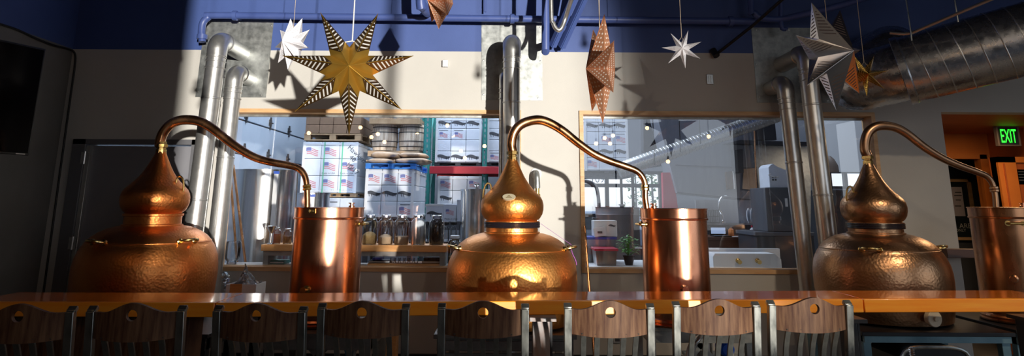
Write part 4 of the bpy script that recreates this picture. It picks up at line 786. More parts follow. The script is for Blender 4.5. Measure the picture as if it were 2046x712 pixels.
for cx_, cz_, sx_, sz_ in ((466, 562, 26, 18), (495, 558, 26, 26)):
    c_ = P(cx_, cz_, yb_ + .1); o = len(q.v)
    for i in range(nn + 1):
        for j in range(nn + 1):
            u, v_ = i / nn, j / nn; hx_ = (u - .5) * SZ(sx_, c_) * 2 * (.55 + .5 * v_); pk = (.8 + .5 * math.sin(u * 7 + cx_)) * v_
            q.v.append(Vector((c_.x + hx_ + random.uniform(-.008, .008), c_.y + .05 * math.sin(u * 9) * v_ + random.uniform(-.02, .02), zt_ + .06 + pk * SZ(sz_, c_) * 1.5 + random.uniform(-.008, .008))))
    for i in range(nn):
        for j in range(nn): a0 = o + i * (nn + 1) + j; q.f.append((a0, a0 + 1, a0 + nn + 2, a0 + nn + 1))
tag(q.build('plastic_bag', 'clear_plastic', smooth=0), 'crumpled clear plastic bag sticking out of the open cardboard box', 'bag')
# ------------------------------------------------------------------ store room contents
def flag(x, y, z, w, parent, hgt=.55):
    """flag print: blue canton and red stripes on a wave"""
    def wv(u): return z + math.sin(u * 5.2) * w * .07 - u * w * .10
    for nm, m, rows, u0, u1 in (('print', 'print_blue', [(0.0, .28)], 0, .42), ('print', 'print_red', [(-.26, -.19), (-.12, -.05)], .05, 1), ('print', 'print_red', [(.04, .11), (.18, .25)], .46, 1)):
        q = MB()
        for a, c in rows:
            n = 6; vs = []
            for i in range(n + 1): u = u0 + (u1 - u0) * i / n; vs += [(x + (u - .5) * w, y - .002, wv(u) + a * w), (x + (u - .5) * w, y - .002, wv(u) + c * w)]
            q.add(vs, [(i * 2, i * 2 + 2, i * 2 + 3, i * 2 + 1) for i in range(n)])
        q.build(nm, m, parent, smooth=0)
def squiggle(x, y, z, w, parent, m='print_dark'):
    """dark crawling shape printed on the cartons"""
    q = MB(); n = 10; vs = []
    for i in range(n + 1):
        u = i / n; zc = z + .06 * w * math.sin(u * 6); t = w * (.05 + .07 * math.sin(u * math.pi)); vs += [(x + (u - .5) * w, y - .002, zc - t), (x + (u - .5) * w, y - .002, zc + t)]
    q.add(vs, [(i * 2, i * 2 + 2, i * 2 + 3, i * 2 + 1) for i in range(n)])
    for u in (.2, .35, .7, .85): q.add([(x + (u - .5) * w, y - .002, z), (x + (u - .46) * w, y - .002, z), (x + (u - .43) * w, y - .002, z - w * .2), (x + (u - .47) * w, y - .002, z - w * .2)], [(0, 1, 2, 3)])
    q.build('print', m, parent, smooth=0)
def pallet(t, x0, x1, y0, y1, z0, z1, m, name='pallet'):
    q = MB(); h = z1 - z0; k = 5
    for zz0, zz1 in ((z0, z0 + h * .16), (z1 - h * .18, z1)):
        for i in range(k): f = i / (k - 1); w = (y1 - y0) * .13; yc = y0 + w / 2 + (y1 - y0 - w) * f; q.box((x0, yc - w / 2, zz0), (x1, yc + w / 2, zz1))
    w = (x1 - x0) * .11
    for xc in (x0 + w / 2, (x0 + x1) / 2, x1 - w / 2):
        for yc in (y0 + .06, (y0 + y1) / 2, y1 - .06): q.box((xc - w / 2, yc - .055, z0 + h * .16), (xc + w / 2, yc + .055, z1 - h * .18))
    return q.build(name, m, t, smooth=0)
def load(r, Y, nx, nz, label, depth=1.0, pal=None, m='carton', marks=(), pm='pallet_wood', txt=None, film=True):
    px0, py0, px1, py1 = r; a = P(px0, py0, Y); e = P(px1, py1, Y); x0, x1 = a.x, P(px1, py0, Y).x; z1 = P((px0 + px1) / 2, py0, Y).z; z0 = P((px0 + px1) / 2, py1, Y).z
    t = thing('pallet_load', label, 'boxes', ((x0 + x1) / 2, Y + depth / 2, z0)); dx, dz = (x1 - x0) / nx, (z1 - z0) / nz; g = .003; cs = {}
    for i in range(nx):
        for j in range(nz):
            cs[i, j] = MB().box((x0 + dx * i + g, Y, z0 + dz * j + g), (x0 + dx * (i + 1) - g, Y + depth, z0 + dz * (j + 1) - g)).build('carton', m, t, bevel=.006)
    for (i, j, kind) in marks:
        xc, zc = x0 + dx * (i + .5), z0 + dz * (j + .5); par = cs[i, j]
        if kind == 'f': flag(xc, Y, zc - dz * .05, min(dx, dz) * .72, par); MB().box((xc - dx * .3, Y - .002, zc + dz * .30), (xc + dx * .3, Y - .001, zc + dz * .34)).build('print', 'print_dark', par, smooth=0)
        if kind == 's': squiggle(xc, Y, zc, min(dx * .95, dz * 1.6), par)
        if kind == 'u': text_mb('Made in USA', dz * .17, (xc - dx * .42, Y - .003, zc - dz * .42), (1, 0, 0), (0, 0, 1)).build('print', 'print_dark', par, smooth=0)
        if kind == 'F': flag(xc, Y, zc + dz * .08, min(dx, dz) * .7, par); text_mb('Made in USA', dz * .15, (xc - dx * .40, Y - .003, zc - dz * .40), (1, 0, 0), (0, 0, 1)).build('print', 'print_dark', par, smooth=0)
    if film:
        q = MB()
        for zz in (z0 + .02, z1 - .05): q.box((x0 - .006, Y - .006, zz), (x1 + .006, Y + depth + .006, zz + .02))
        for xx in (x0, x1 - .03): q.box((xx - .004, Y - .008, z0), (xx + .034, Y - .001, z1))
        q.build('edge_strip', 'white_paint', t, smooth=0)
    if pal: pallet(t, x0 - .01, x1 + .01, Y, Y + depth, P((px0 + px1) / 2, pal, Y).z, z0 - .001, pm)
    return t, x0, x1, z0, z1
L1, ax0, ax1, az0, az1 = load((607, 284, 716, 386), 10.6, 3, 3, 'pale film-wrapped pallet of flag-printed cartons with handwriting, left in the store room', 1.5, 394, marks=[(0, 2, 'f'), (1, 2, 'f'), (2, 1, 'F'), (1, 1, 'F'), (0, 0, 'F'), (1, 0, 'F'), (2, 0, 'F')])
for k, (body, px, py) in enumerate((('Hawkins', 694, 296), ('40', 697, 316), ('10/17', 690, 330))):
    p = P(px, py, 10.6); text_mb(body, .11, (p.x, 10.59, p.z), (.75, 0, -.66), (.66, 0, .75)).build('handwriting', 'print_dark', L1, smooth=0)
q = MB()
for px in (647, 683): x = P(px, 330, 10.6).x; q.box((x - .008, 10.588, az0), (x + .008, 10.592, az1))
q.build('green_strap', 'print_green', L1, smooth=0)
load((612, 232, 722, 267), 10.7, 4, 2, 'brown cartons on a slatted pallet above the handwritten load', 1.4, 281, 'carton_brown', film=False)
L2, bx0, bx1, bz0, bz1 = load((732, 338, 828, 436), 8.9, 3, 3, 'pale film-wrapped carton stack under the blue pallet', 1.3, 443, marks=[(0, 2, 'f'), (1, 2, 'f'), (2, 2, 'f'), (0, 1, 's'), (1, 1, 's'), (2, 1, 's'), (2, 0, 'f')], pm='cabinet_dark')
bp2 = thing('blue_pallet', 'bright blue pallet lying on the pale carton stack', 'pallet', ((bx0 + bx1) / 2, 9.5, bz1)); pallet(bp2, bx0 - .01, bx1 + .02, 8.88, 10.2, bz1 + .002, P(780, 327, 8.9).z, 'pallet_blue')
zt_ = P(780, 327, 8.9).z
def sack(px0, px1, py0, py1, Y, label):
    a, e = P(px0, py0, Y), P(px1, py1, Y); n = 14; mm = 8; vs, fs = [], []; xc, zc = (a.x + e.x) / 2, (a.z + e.z) / 2; hx_, hz_ = (e.x - a.x) / 2, (a.z - e.z) / 2
    q = MB(); q.sphere((xc, Y + .3, zc), 1, 14, (1, 1, 1)); 
    for i, v in enumerate(q.v):
        d = v - Vector((xc, Y + .3, zc)); f = lambda t, p: math.copysign(abs(t) ** p, t)
        q.v[i] = Vector((xc + f(d.x, .5) * hx_ * (1 + .03 * math.sin(d.z * 7 + px0)), Y + .3 + f(d.y, .5) * .3, zc + f(d.z, .75) * hz_ * (1 + .12 * math.sin(d.x * 5 + px0))))
    t = thing('sack', label, 'sack', (xc, Y + .3, zc - hz_)); q.build('bag', 'sack', t, smooth=1.2)
    s_ = MB(); s_.box((a.x - .004, Y + .05, zc - .01), (a.x + .012, Y + .55, zc + .012)); s_.build('stitched_end', 'kraft', t)
g = 'x'
sack(731, 784, 315.5, 326.5, 8.9, 'brown paper sack, bottom left of the four on the blue pallet'); sack(786, 856, 314.5, 326.5, 8.95, 'brown paper sack, bottom right of the four on the blue pallet')
sack(738, 793, 302, 315.5, 8.95, 'brown paper sack, top left of the four on the blue pallet'); sack(794, 850, 304, 314.5, 9.0, 'brown paper sack, top right of the four on the blue pallet')
load((872, 235, 962, 325), 10.6, 3, 4, 'pale carton stack on the upper rack shelf, left of the two', 1.1, 332, marks=[(0, 2, 'f'), (1, 2, 'f'), (0, 3, 's'), (1, 3, 's'), (2, 3, 's'), (0, 0, 's'), (1, 0, 's'), (2, 0, 's')], pm='cabinet_dark')
load((974, 235, 1062, 325), 10.6, 3, 4, 'pale carton stack on the upper rack shelf, right one behind the flue', 1.1, 332, marks=[(0, 2, 's'), (0, 0, 'f'), (1, 0, 'f')], pm='cabinet_dark')
load((876, 352, 962, 440), 10.6, 3, 3, 'pale carton stack below the red rack beam', 1.1, None, marks=[(0, 2, 'f'), (2, 2, 'f'), (0, 0, 's'), (1, 0, 's'), (2, 0, 's'), (0, 1, 's')])
load((1167, 238, 1253, 342), 10.6, 3, 4, 'pale carton stack seen at the top left of the right window', 1.0, 346, marks=[(1, 2, 'f'), (2, 2, 'f'), (0, 3, 's'), (1, 3, 's'), (2, 3, 's'), (0, 1, 's'), (1, 1, 's'), (2, 1, 's'), (0, 0, 'F')], pm='cabinet_dark')
load((655, 396, 704, 630), 9.8, 2, 5, 'pale cartons low behind the bright left condenser', .8, None, marks=[(0, 4, 'f')], film=False)
# rack
def upright(px, Y, label):
    c_ = P(px, 330, Y); t = thing('rack_upright', label, 'rack', (c_.x, Y, 0)); w = .055 if px < 900 else .035
    q = MB()
    for s_ in (-1, 1): q.box((c_.x + s_ * w - (.004), Y, 0), (c_.x + s_ * w + .004, Y + .07, 4.6))
    z = .05
    while z < 4.5: q.box((c_.x - w, Y, z), (c_.x - .012, Y + .004, z + .05)); q.box((c_.x + .012, Y, z), (c_.x + w, Y + .004, z + .05)); q.box((c_.x - w, Y, z + .05), (c_.x + w, Y + .004, z + .085)); z += .085
    q.build('post', 'rack_teal', t, smooth=0); MB().box((c_.x - .08, Y - .03, 0), (c_.x + .08, Y + .12, .01)).build('foot_plate', 'rack_teal', t)
    MB().box((c_.x - .03, Y + 1.0, 0), (c_.x + .03, Y + 1.06, 4.6)).build('rear_post', 'rack_teal', t)
    for k in range(4): MB().bar((c_.x, Y + .07, .4 + k * 1.0), (c_.x, Y + 1.0, 1.2 + k * 1.0), .03, .03, side=(1, 0, 0)).build('lattice', 'rack_teal', t)
    return c_.x
u1 = upright(852, 10.45, 'perforated teal rack upright right of the barrels'); u2 = upright(968, 10.45 + .02, 'teal rack upright between the two upper carton stacks')
u3 = upright(1104, 10.5, 'teal rack upright at the right end of the red beam')
for (z_, lb, bm_) in ((P(930, 333, 10.4).z, 'red rack beam carrying the upper carton stacks', 'rack_red'), (P(930, 445, 10.4).z, 'lower dark rack beam under the bottom carton stack', 'cabinet_dark')):
    t = thing('rack_beam', lb, 'rack beam', ((u1 + u3) / 2, 10.4, z_ - .12)); MB().box((u1 + .06, 10.38, z_ - .115), (u3 - .06, 10.44, z_)).build('beam', bm_, t, bevel=.006); MB().box((u1 + .06, 11.5, z_ - .115), (u3 - .06, 11.55, z_)).build('rear_beam', bm_, t)
    q = MB()
    for i in range(9): x = u1 + .1 + (u3 - u1 - .3) * i / 8; q.box((x, 10.44, z_ - .02), (x + .09, 11.5, z_ - .002))
    q.build('decking', 'pallet_wood', t, smooth=0)
zr6 = P(1210, 347, 10.5).z; t = thing('rack_shelf', 'dark shelf under the carton stack in the right window', 'shelf', (P(1210, 347, 10.6).x, 11.1, zr6)); xq0, xq1 = P(1150, 347, 10.5).x, P(1268, 347, 10.5).x; MB().box((xq0, 10.5, zr6 - .05), (xq1, 11.65, zr6 - .002)).build('board', 'cabinet_dark', t)
for sx in (xq0 + .03, xq1 - .03):
    for sy in (10.54, 11.6): MB().box((sx - .02, sy - .02, 0), (sx + .02, sy + .02, zr6 - .05)).build('leg', 'cabinet_dark', t)
# barrels
def barrel(px, py0, py1, hw, Y, label):
    c_ = P(px, py1, Y); zt_ = P(px, py0, Y).z; h = zt_ - c_.z; r = SZ(hw, c_); t = thing('barrel', label, 'barrel', c_); c0 = Vector((c_.x, Y, c_.z)); f = lambda u: r * (.86 + .14 * math.sin(math.pi * u))
    MB().lathe(c0, [(f(u / 12), h * u / 12) for u in range(13)], 40).build('staves', 'barrel_wood', t)
    q = MB()
    for u in (.01, .15, .33, .64, .82, .96): q.lathe(c0, [(f(u) + .002, h * u), (f(u) + .008, h * u + .003), (f(u + .028) + .008, h * (u + .028) - .003), (f(u + .028) + .002, h * (u + .028))], 40)
    q.build('hoops', 'barrel_hoop', t)
barrel(768, 247, 304, 26, 10.9, 'weathered oak barrel standing behind the sacks, left of the pair'); barrel(822, 247, 304, 26, 10.9, 'weathered oak barrel standing behind the sacks, right of the pair')
barrel(762, 196, 241, 26, 10.9, 'upper oak barrel, bottom just showing over the left barrel'); barrel(816, 196, 241, 26, 10.9, 'upper oak barrel, bottom just showing over the right barrel')
zs1, zs2 = P(790, 241, 10.9).z, P(790, 304, 10.9).z; pa, pb = P(735, 247, 10.5).x, P(838, 247, 10.5).x
t = thing('barrel_rack', 'dark plank rack carrying two layers of oak barrels', 'rack', ((pa + pb) / 2, 10.95, 0))
for z_ in (zs1, zs2): MB().box((pa, 10.6, z_ - .09), (pb, 11.3, z_ - .002)).build('shelf_board', 'pallet_wood', t)
for xx in (pa, pb - .06): MB().box((xx, 11.3, 0), (xx + .06, 11.38, zs1 + .3)).build('post', 'rack_teal', t)
z0 = P(780, 444, 8.9).z - .02; t = thing('platform', 'grey steel platform under the pale wrapped carton stack', 'platform', ((bx0 + bx1) / 2, 9.5, 0)); MB().box((bx0 - .02, 8.9, z0 - .06), (bx1 + .02, 10.2, z0)).build('deck', 'cabinet_dark', t)
for sx in (bx0 + .03, bx1 - .03):
    for sy in (8.95, 10.15): MB().box((sx - .03, sy - .03, 0), (sx + .03, sy + .03, z0 - .06)).build('leg', 'cabinet_dark', t)
# tanks
def tank(px, py, hw, Y, label, knob=False, strip=None):
    top = P(px, py, Y); r = SZ(hw, top); t = thing('steel_tank', label, 'tank', (top.x, Y, 0)); c0 = Vector((top.x, Y, 0)); z = top.z
    MB().lathe(c0, [(r, .25), (r, z - .02), (r + .008, z - .018), (r + .008, z), (r - .01, z), (r - .012, z - .04)], 64).build('shell', 'stainless', t); MB().lathe(c0, [(r * .8, 0), (r * .8, .25)], 32).build('skirt', 'stainless', t)
    if knob: MB().lathe(c0 + Vector((-r * .3, -.05, z)), [(.02, -.04), (.012, .03), (.03, .04), (.03, .055), (.01, .06)], 16).build('valve', 'stainless', t)
    if strip:
        p = P(strip, py + 5, Y - r); a = math.asin(max(-.95, min(.95, (p.x - top.x) / r))); o = Vector((math.sin(a), -math.cos(a), 0)); tt = Vector((-o.y, o.x, 0))
        MB().obox(c0 + o * (r + .003) + Vector((0, 0, z - .42)), tt * .022, o * .002, (0, 0, .38)).build('level_strip', 'white_plastic', t); MB().obox(c0 + o * (r + .004) + Vector((0, 0, z - .03)), tt * .03, o * .002, (0, 0, .018)).build('blue_tape', 'blue_tape', t)
tank(530, 341, 64, 7.3, 'large shiny steel tank behind the left flue pair', strip=547)
tank(622, 386, 36, 8.1, 'smaller steel tank behind the bright left condenser', strip=624)
tank(966, 379, 45, 7.0, 'ribbed steel tank behind the middle still', knob=True)
z = P(748, 432, 7.9).z; p = P(748, 432, 7.9); t = thing('round_table', 'dark round table top behind the row of jars', 'table', (p.x, 7.9, 0)); MB().lathe((p.x, 7.9, 0), [(.30, z - .03), (.305, z - .025), (.305, z - .005), (.30, z)], 48).build('top', 'cabinet_grey', t); MB().lathe((p.x, 7.9, 0), [(.2, 0), (.2, .02), (.03, .04), (.03, z - .03)], 24).build('pedestal', 'black_metal', t)
for (A_, B2) in (((460, 345), (490, 745)), ((466, 330), (518, 745))): rod(P(*A_, 6.5), P(*B2, 6.4), .012, 'copper_tube', 'copper_tube', 'thin copper tube leaning inside the left window, %s' % ('left of two' if A_[0] == 460 else 'right of two'))
rod(P(595, 342, 6.6), P(570, 745, 6.6), .008, 'stainless', 'steel_rod', 'thin steel rod beside the bright left condenser')
# shelf in the left window
ys = 6.02; zu1, zu0 = P(700, 490, ys).z, P(700, 503, ys).z; xa, xb = P(521, 497, ys).x, P(892, 497, ys).x; zsill = w_bot + .035
sh = thing('window_shelf', 'two-level wooden shelf unit standing behind the left window', 'shelf', ((xa + xb) / 2, ys + .14, 0))
MB().box((xa, ys, zu0), (xb, ys + .28, zu1)).build('upper_board', 'shelf_wood', sh, bevel=.003); MB().box((xa - .4, ys, zsill - .05), (xb + .4, ys + .3, zsill - .01)).build('lower_board', 'grey_wood', sh, bevel=.003)
for x in (xa + .02, xb - .06): MB().box((x, ys + .02, zsill - .01), (x + .045, ys + .26, zu0)).build('upright', 'grey_wood', sh)
MB().box((xa + .02, ys + .01, zu0 - .04), (xb - .02, ys + .03, zu0)).build('rail', 'grey_wood', sh)
for x in (xa - .3, xb + .3): MB().box((x, ys + .1, 0), (x + .05, ys + .2, zsill - .05)).build('leg', 'grey_wood', sh)
MB().box((P(733, 525, ys).x, ys + .03, zsill - .009), (P(885, 525, ys).x, ys + .25, zsill + .008)).build('tray_board', 'shelf_wood', sh)
zl_ = zsill - .009
def jar(px, Y, zb_, h, r, label, fill=None, level=.0, heap=False, lidm='jar_glass', inv=False):
    x = P(px, 480, Y).x; t = thing('glass_jar', label, 'jar', (x, Y, zb_)); c0 = Vector((x, Y, zb_ + .001)); pr = [(r * .9, 0), (r, .012), (r, h * .74), (r * .86, h * .82), (r * .62, h * .87), (r * .60, h * .91)]
    if inv: pr = [(rr, h - hh) for rr, hh in reversed(pr)]
    MB().lathe(c0, pr, 40).build('glass', 'jar_glass', t)
    cz = [(r * .66, h * .90), (r * .68, h * .905), (r * .68, h * .985), (r * .6, h)]
    if inv: cz = [(a, h - b2) for a, b2 in reversed(cz)]
    MB().lathe(c0, cz, 32).build('lid', 'clear_plastic' if lidm == 'jar_glass' else lidm, t)
    if fill:
        q = MB(); rr = r * .93
        if heap: q.lathe(c0, [(rr * .95, .006), (rr, .014), (rr, h * level * .72), (rr * .6, h * level * .92), (rr * .25, h * level), (.001, h * level)], 32)
        else: q.lathe(c0, [(rr * .95, .006), (rr, .014), (rr, h * min(level, .73))] + ([(rr * .85, h * .81), (rr * .6, h * .86)] if level > .75 else []) + [(.001, h * level)], 32)
        q.build('contents', fill, t)
    return t
jd = dict(zb_=zu1, h=.262, r=.068)
jar(738, 6.14, label='big glass jar with a heap of golden grain, first in the jar row', fill='grain', level=.42, heap=True, **jd)
jar(770, 6.14, label='big glass jar a quarter full of tan grain, second in the jar row', fill='kraft', level=.34, heap=True, **jd)
jar(802, 6.14, label='big glass jar with brown powder at the bottom, third in the jar row', fill='sack', level=.28, **jd)
jar(835, 6.14, label='big jar filled with milky liquid, fourth in the jar row', fill='milky', level=.86, **jd)
jar(872, 6.14, label='big jar full of dark beans, last in the jar row', fill='coffee', level=.86, **jd)
jar(909, 6.12, zb_=zl_, h=.26, r=.062, label='glass jar with a white lid on the lower board, by the middle still', fill='grain', level=.3, lidm='milky')
jar(467, 6.08, zb_=zl_, h=.20, r=.066, label='empty upturned glass jar on the lower board beside the flue pipes', inv=True)
jar(553, 6.12, zb_=zu1, h=.145, r=.036, label='small jar of red fruit beside the funnel', fill='red_jam', level=.6, lidm='galvanised')
jar(574, 6.12, zb_=zu1, h=.135, r=.040, label='small jar with dark contents touching the left condenser outline', fill='coffee', level=.5, lidm='galvanised')
p = P(540, 492, 6.08); t = thing('funnel', 'steel funnel standing on the shelf beside the red fruit jar', 'funnel', (p.x, 6.08, zu1)); zt_ = P(540, 452, 6.08).z; c0 = Vector((p.x, 6.08, 0))
MB().lathe(c0, [(.012, zt_ - .065), (.035, zt_ - .025), (.042, zt_ - .004), (.045, zt_), (.040, zt_ - .002), (.010, zt_ - .06)], 32).build('cone', 'stainless', t); MB().lathe(c0, [(.008, zu1 + .01), (.011, zt_ - .06)], 16).build('stem', 'stainless', t); MB().lathe(c0, [(.03, zu1 + .001), (.028, zu1 + .006), (.01, zu1 + .012)], 24).build('base', 'stainless', t)
MB().tube(smooth_path([c0 + Vector((.035, 0, zt_ - .03)), c0 + Vector((.06, 0, zt_ - .03)), c0 + Vector((.085, 0, zt_ - .005))], 5), .005, 8).build('handle', 'stainless', t)
def flat(px0, px1, py, hpx, m, name, label, cat, Y=6.1, d=.16, zb_=None, pages=False):
    a, e = P(px0, py, Y), P(px1, py, Y); z = zb_ if zb_ is not None else zl_; h = SZ(hpx, a); t = thing(name, label, cat, ((a.x + e.x) / 2, Y + d / 2, z)); MB().box((a.x, Y, z + .001), (e.x, Y + d, z + h)).build('cover', m, t, bevel=.002)
    if pages: MB().box((a.x + .004, Y - .002, z + h * .3), (e.x - .004, Y + .01, z + h * .7)).build('pages', 'white_paint', t, smooth=0)
flat(537, 568, 518, 7, 'rack_teal', 'book', 'green book lying under the small jars', 'book', pages=True)
ztb = zsill + .009
flat(736, 779, 522, 4, 'cabinet_dark', 'notebook', 'dark notebook on the lower board below the grain jar', 'notebook', zb_=ztb, pages=True)
flat(743, 762, 517, 5, 'lid_blue', 'small_box', 'small blue box on the dark notebook', 'box', zb_=ztb + .021, d=.1, Y=6.13)
flat(843, 882, 526, 4, 'kraft', 'magazine', 'magazine stack on the lower board below the dark beans', 'magazine', zb_=ztb, pages=True); flat(846, 878, 520, 5, 'chair_wood', 'magazine', 'maroon book on top of the magazine stack', 'book', zb_=ztb + .021, Y=6.12, d=.13)
GG = 'upturned tumblers on the lower board'
fg = None
for i in range(6):
    p = P(784 + i * 9.5, 520, 6.12)
    if fg is None: fg = thing('tumbler', 'clear tumbler in the row on the lower board', 'glass', (p.x, 6.12, ztb), GG); MB().lathe((p.x, 6.12, ztb), [(.017, .001), (.021, .02), (.019, .045), (.015, .047)], 20).build('glass', 'jar_glass', fg)
    else: copy_tree(fg, loc=(p.x, 6.12, ztb))
# small bottles and printed cartons on a table behind the jars
zt_ = P(830, 482, 7.1).z; a, e = P(690, 482, 7.05), P(912, 482, 7.05); t = thing('work_table', 'dark work table behind the jar row carrying small bottles', 'table', ((a.x + e.x) / 2, 7.2, 0)); MB().box((a.x, 7.0, zt_ - .04), (e.x, 7.5, zt_)).build('top', 'cabinet_dark', t)
for sx in (a.x + .05, e.x - .05):
    for sy in (7.05, 7.45): MB().box((sx - .02, sy - .02, 0), (sx + .02, sy + .02, zt_ - .04)).build('leg', 'cabinet_dark', t)
hb = P(830, 443, 7.1).z - zt_; GB2 = 'small black-capped bottles behind the jars'; fb = None
for i in range(11):
    p = P(752 + i * 15.4, 482, 7.1)
    if fb is None:
        fb = thing('small_bottle', 'small clear bottle with a black cap behind the jar row', 'bottle', (p.x, 7.1, zt_), GB2); MB().lathe((p.x, 7.1, zt_), [(.032, .001), (.034, .01), (.034, hb * .62), (.014, hb * .8), (.014, hb * .86)], 20).build('glass', 'jar_glass', fb); MB().lathe((p.x, 7.1, zt_), [(.03, hb * .84), (.036, hb * .87), (.036, hb * .99), (.033, hb)], 20).build('cap', 'black_metal', fb)
    else: copy_tree(fb, loc=(p.x, 7.1, zt_))
def small_carton(r, Y, label, mk, zb_=None):
    a = P(r[0], r[1], Y); e = P(r[2], r[3], Y); z0 = e.z; t = thing('small_carton', label, 'box', ((a.x + e.x) / 2, Y + .12, z0)); c_ = MB().box((a.x, Y, z0), (e.x, Y + .25, a.z)).build('carton', 'carton', t, bevel=.004)
    xc, zc = (a.x + e.x) / 2, (a.z + z0) / 2
    if mk == 's': squiggle(xc, Y, zc - .01, (e.x - a.x) * .85, c_); MB().box((a.x - .002, Y - .003, a.z - .025), (e.x + .002, Y - .0005, a.z)).build('flap', 'white_plastic', t, smooth=0)
    elif mk == 'f': flag(xc, Y, zc + .01, (e.x - a.x) * .62, c_); text_mb('Made in USA', .03, (a.x + .015, Y - .003, z0 + .02), (1, 0, 0), (0, 0, 1)).build('print', 'print_dark', c_, smooth=0)
yc = 8.0; zt2 = P(880, 443, yc).z; a, e = P(846, 443, yc), P(925, 443, yc); t = thing('back_shelf', 'narrow shelf holding three small cartons left of the ribbed tank', 'shelf', ((a.x + e.x) / 2, yc + .15, 0)); MB().box((a.x, yc - .02, zt2 - .03), (e.x, yc + .32, zt2 - .001)).build('board', 'cabinet_grey', t)
for sx in (a.x + .03, e.x - .03): MB().box((sx - .02, yc + .1, 0), (sx + .02, yc + .14, zt2 - .03)).build('leg', 'cabinet_grey', t)
small_carton((851, 408, 885, 443), yc, 'small carton with a dark creature print, left of three', 's'); small_carton((886, 408, 911, 443), yc, 'small white carton with a flag print, middle of three', 'f'); small_carton((913, 399, 924, 443), yc, 'plain pale carton beside the ribbed tank', '')
# ------------------------------------------------------------------ right window contents
Yw = 6.25; zw = w_bot + .03; xa, xb = w2l - .1, P(1300, 540, 6.2).x + .1; t = thing('low_bench', 'grey bench just behind the right window carrying the storage boxes', 'bench', ((xa + xb) / 2, 6.4, 0)); MB().box((xa, 6.02, zw - .05), (xb, 6.75, zw)).build('top', 'white_paint', t)
for sx in (xa + .05, xb - .05):
    for sy in (6.08, 6.7): MB().box((sx - .02, sy - .02, 0), (sx + .02, sy + .02, zw - .05)).build('leg', 'cabinet_grey', t)
def tote(r, Y, lid, label, zb_, inner=None):
    a, e = P(r[0], r[1], Y), P(r[2], r[3], Y); z1 = a.z; t = thing('storage_box', label, 'storage box', ((a.x + e.x) / 2, Y + .15, zb_)); h = z1 - zb_; tp = .012; d = .26
    vs = [(a.x + tp, Y + tp, zb_ + .001), (e.x - tp, Y + tp, zb_ + .001), (e.x - tp, Y + d - tp, zb_ + .001), (a.x + tp, Y + d - tp, zb_ + .001), (a.x, Y, z1 - .02), (e.x, Y, z1 - .02), (e.x, Y + d, z1 - .02), (a.x, Y + d, z1 - .02)]
    MB().add(vs, [(0, 3, 2, 1), (0, 1, 5, 4), (1, 2, 6, 5), (2, 3, 7, 6), (3, 0, 4, 7)]).build('tub', 'bin_plastic', t)
    MB().box((a.x - .01, Y - .01, z1 - .022), (e.x + .01, Y + d + .01, z1)).build('lid', lid, t, bevel=.004)
    if inner: MB().box((a.x + .025, Y + .025, zb_ + .004), (e.x - .025, Y + d - .025, zb_ + h * .6)).build('contents', inner, t)
    return z1
zr_ = tote((1190, 497, 1234, 533), 6.1, 'lid_red', 'clear storage box with a red lid in the right window', zw + .001, 'kraft')
zb2 = tote((1170, 474, 1232, 533), 6.42, 'lid_blue', 'clear storage box with a blue lid behind the red-lidded one', zw + .001, 'cabinet_grey')
a, e = P(1186, 441, 6.48), P(1233, 473, 6.48); t = thing('white_carton', 'white printed carton on the blue-lidded storage box', 'box', ((a.x + e.x) / 2, 6.5, zb2)); c_ = MB().box((a.x, 6.46, zb2 + .001), (e.x, 6.66, a.z)).build('carton', 'white_plastic', t, bevel=.006); squiggle(e.x - .05, 6.46, (a.z + zb2) / 2 + .03, .07, c_)
a, e = P(1187, 455, 6.40), P(1212, 474, 6.40); t = thing('paper_bag', 'small white paper packet leaning on the white printed carton', 'bag', ((a.x + e.x) / 2, 6.43, zb2)); c_ = MB().obox(((a.x + e.x) / 2, 6.435, (a.z + zb2) / 2 + .004), ((e.x - a.x) / 2, 0, .008), (0, .018, 0), (-.008, 0, (a.z - zb2) / 2 - .004)).build('packet', 'white_plastic', t); MB().box(((a.x + e.x) / 2 - .025, 6.405, (a.z + zb2) / 2 - .01), ((a.x + e.x) / 2 + .02, 6.411, (a.z + zb2) / 2 + .01)).build('print', 'print_dark', c_, smooth=0)
# reflected condenser drum and neck pipe, built as an object behind the glass
Yg = 8.2; a = P(1190, 414, Yg); e = P(1276, 414, Yg); r = (e.x - a.x) / 2; cx_ = (a.x + e.x) / 2; t = thing('reflected_drum', 'reflection of the middle condenser and its neck, built as a grey drum behind the right window', 'drum', (cx_, Yg, 0)); MB().lathe((cx_, Yg, 0), [(r, .002), (r + .01, .01), (r + .01, .03), (r, .04), (r, a.z - .1), (r + .006, a.z - .09), (r, a.z - .08), (r, a.z - .01), (r + .008, a.z)], 64).build('body', 'drum_grey', t)
MB().lathe((P(1238, 410, Yg).x, Yg - r * .6, a.z), [(.025, 0), (.025, .02), (.04, .022), (.04, .035)], 16).build('cap', 'drum_grey', t); MB().tube(smooth_path([P(1150, 364, Yg), P(1163, 362, Yg), P(1180, 365, Yg), P(1190, 372, Yg), P(1194, 385, Yg), P(1196, 400, Yg), P(1197, 418, Yg)], 5), .022, 12).build('neck_pipe', 'drum_grey', t, smooth=.8)
MB().tube([(cx_ - r + .01, Yg - .1, a.z - .14), (cx_ - r - .06, Yg - .14, a.z - .13)], .012, 10).build('handle', 'drum_grey', t)
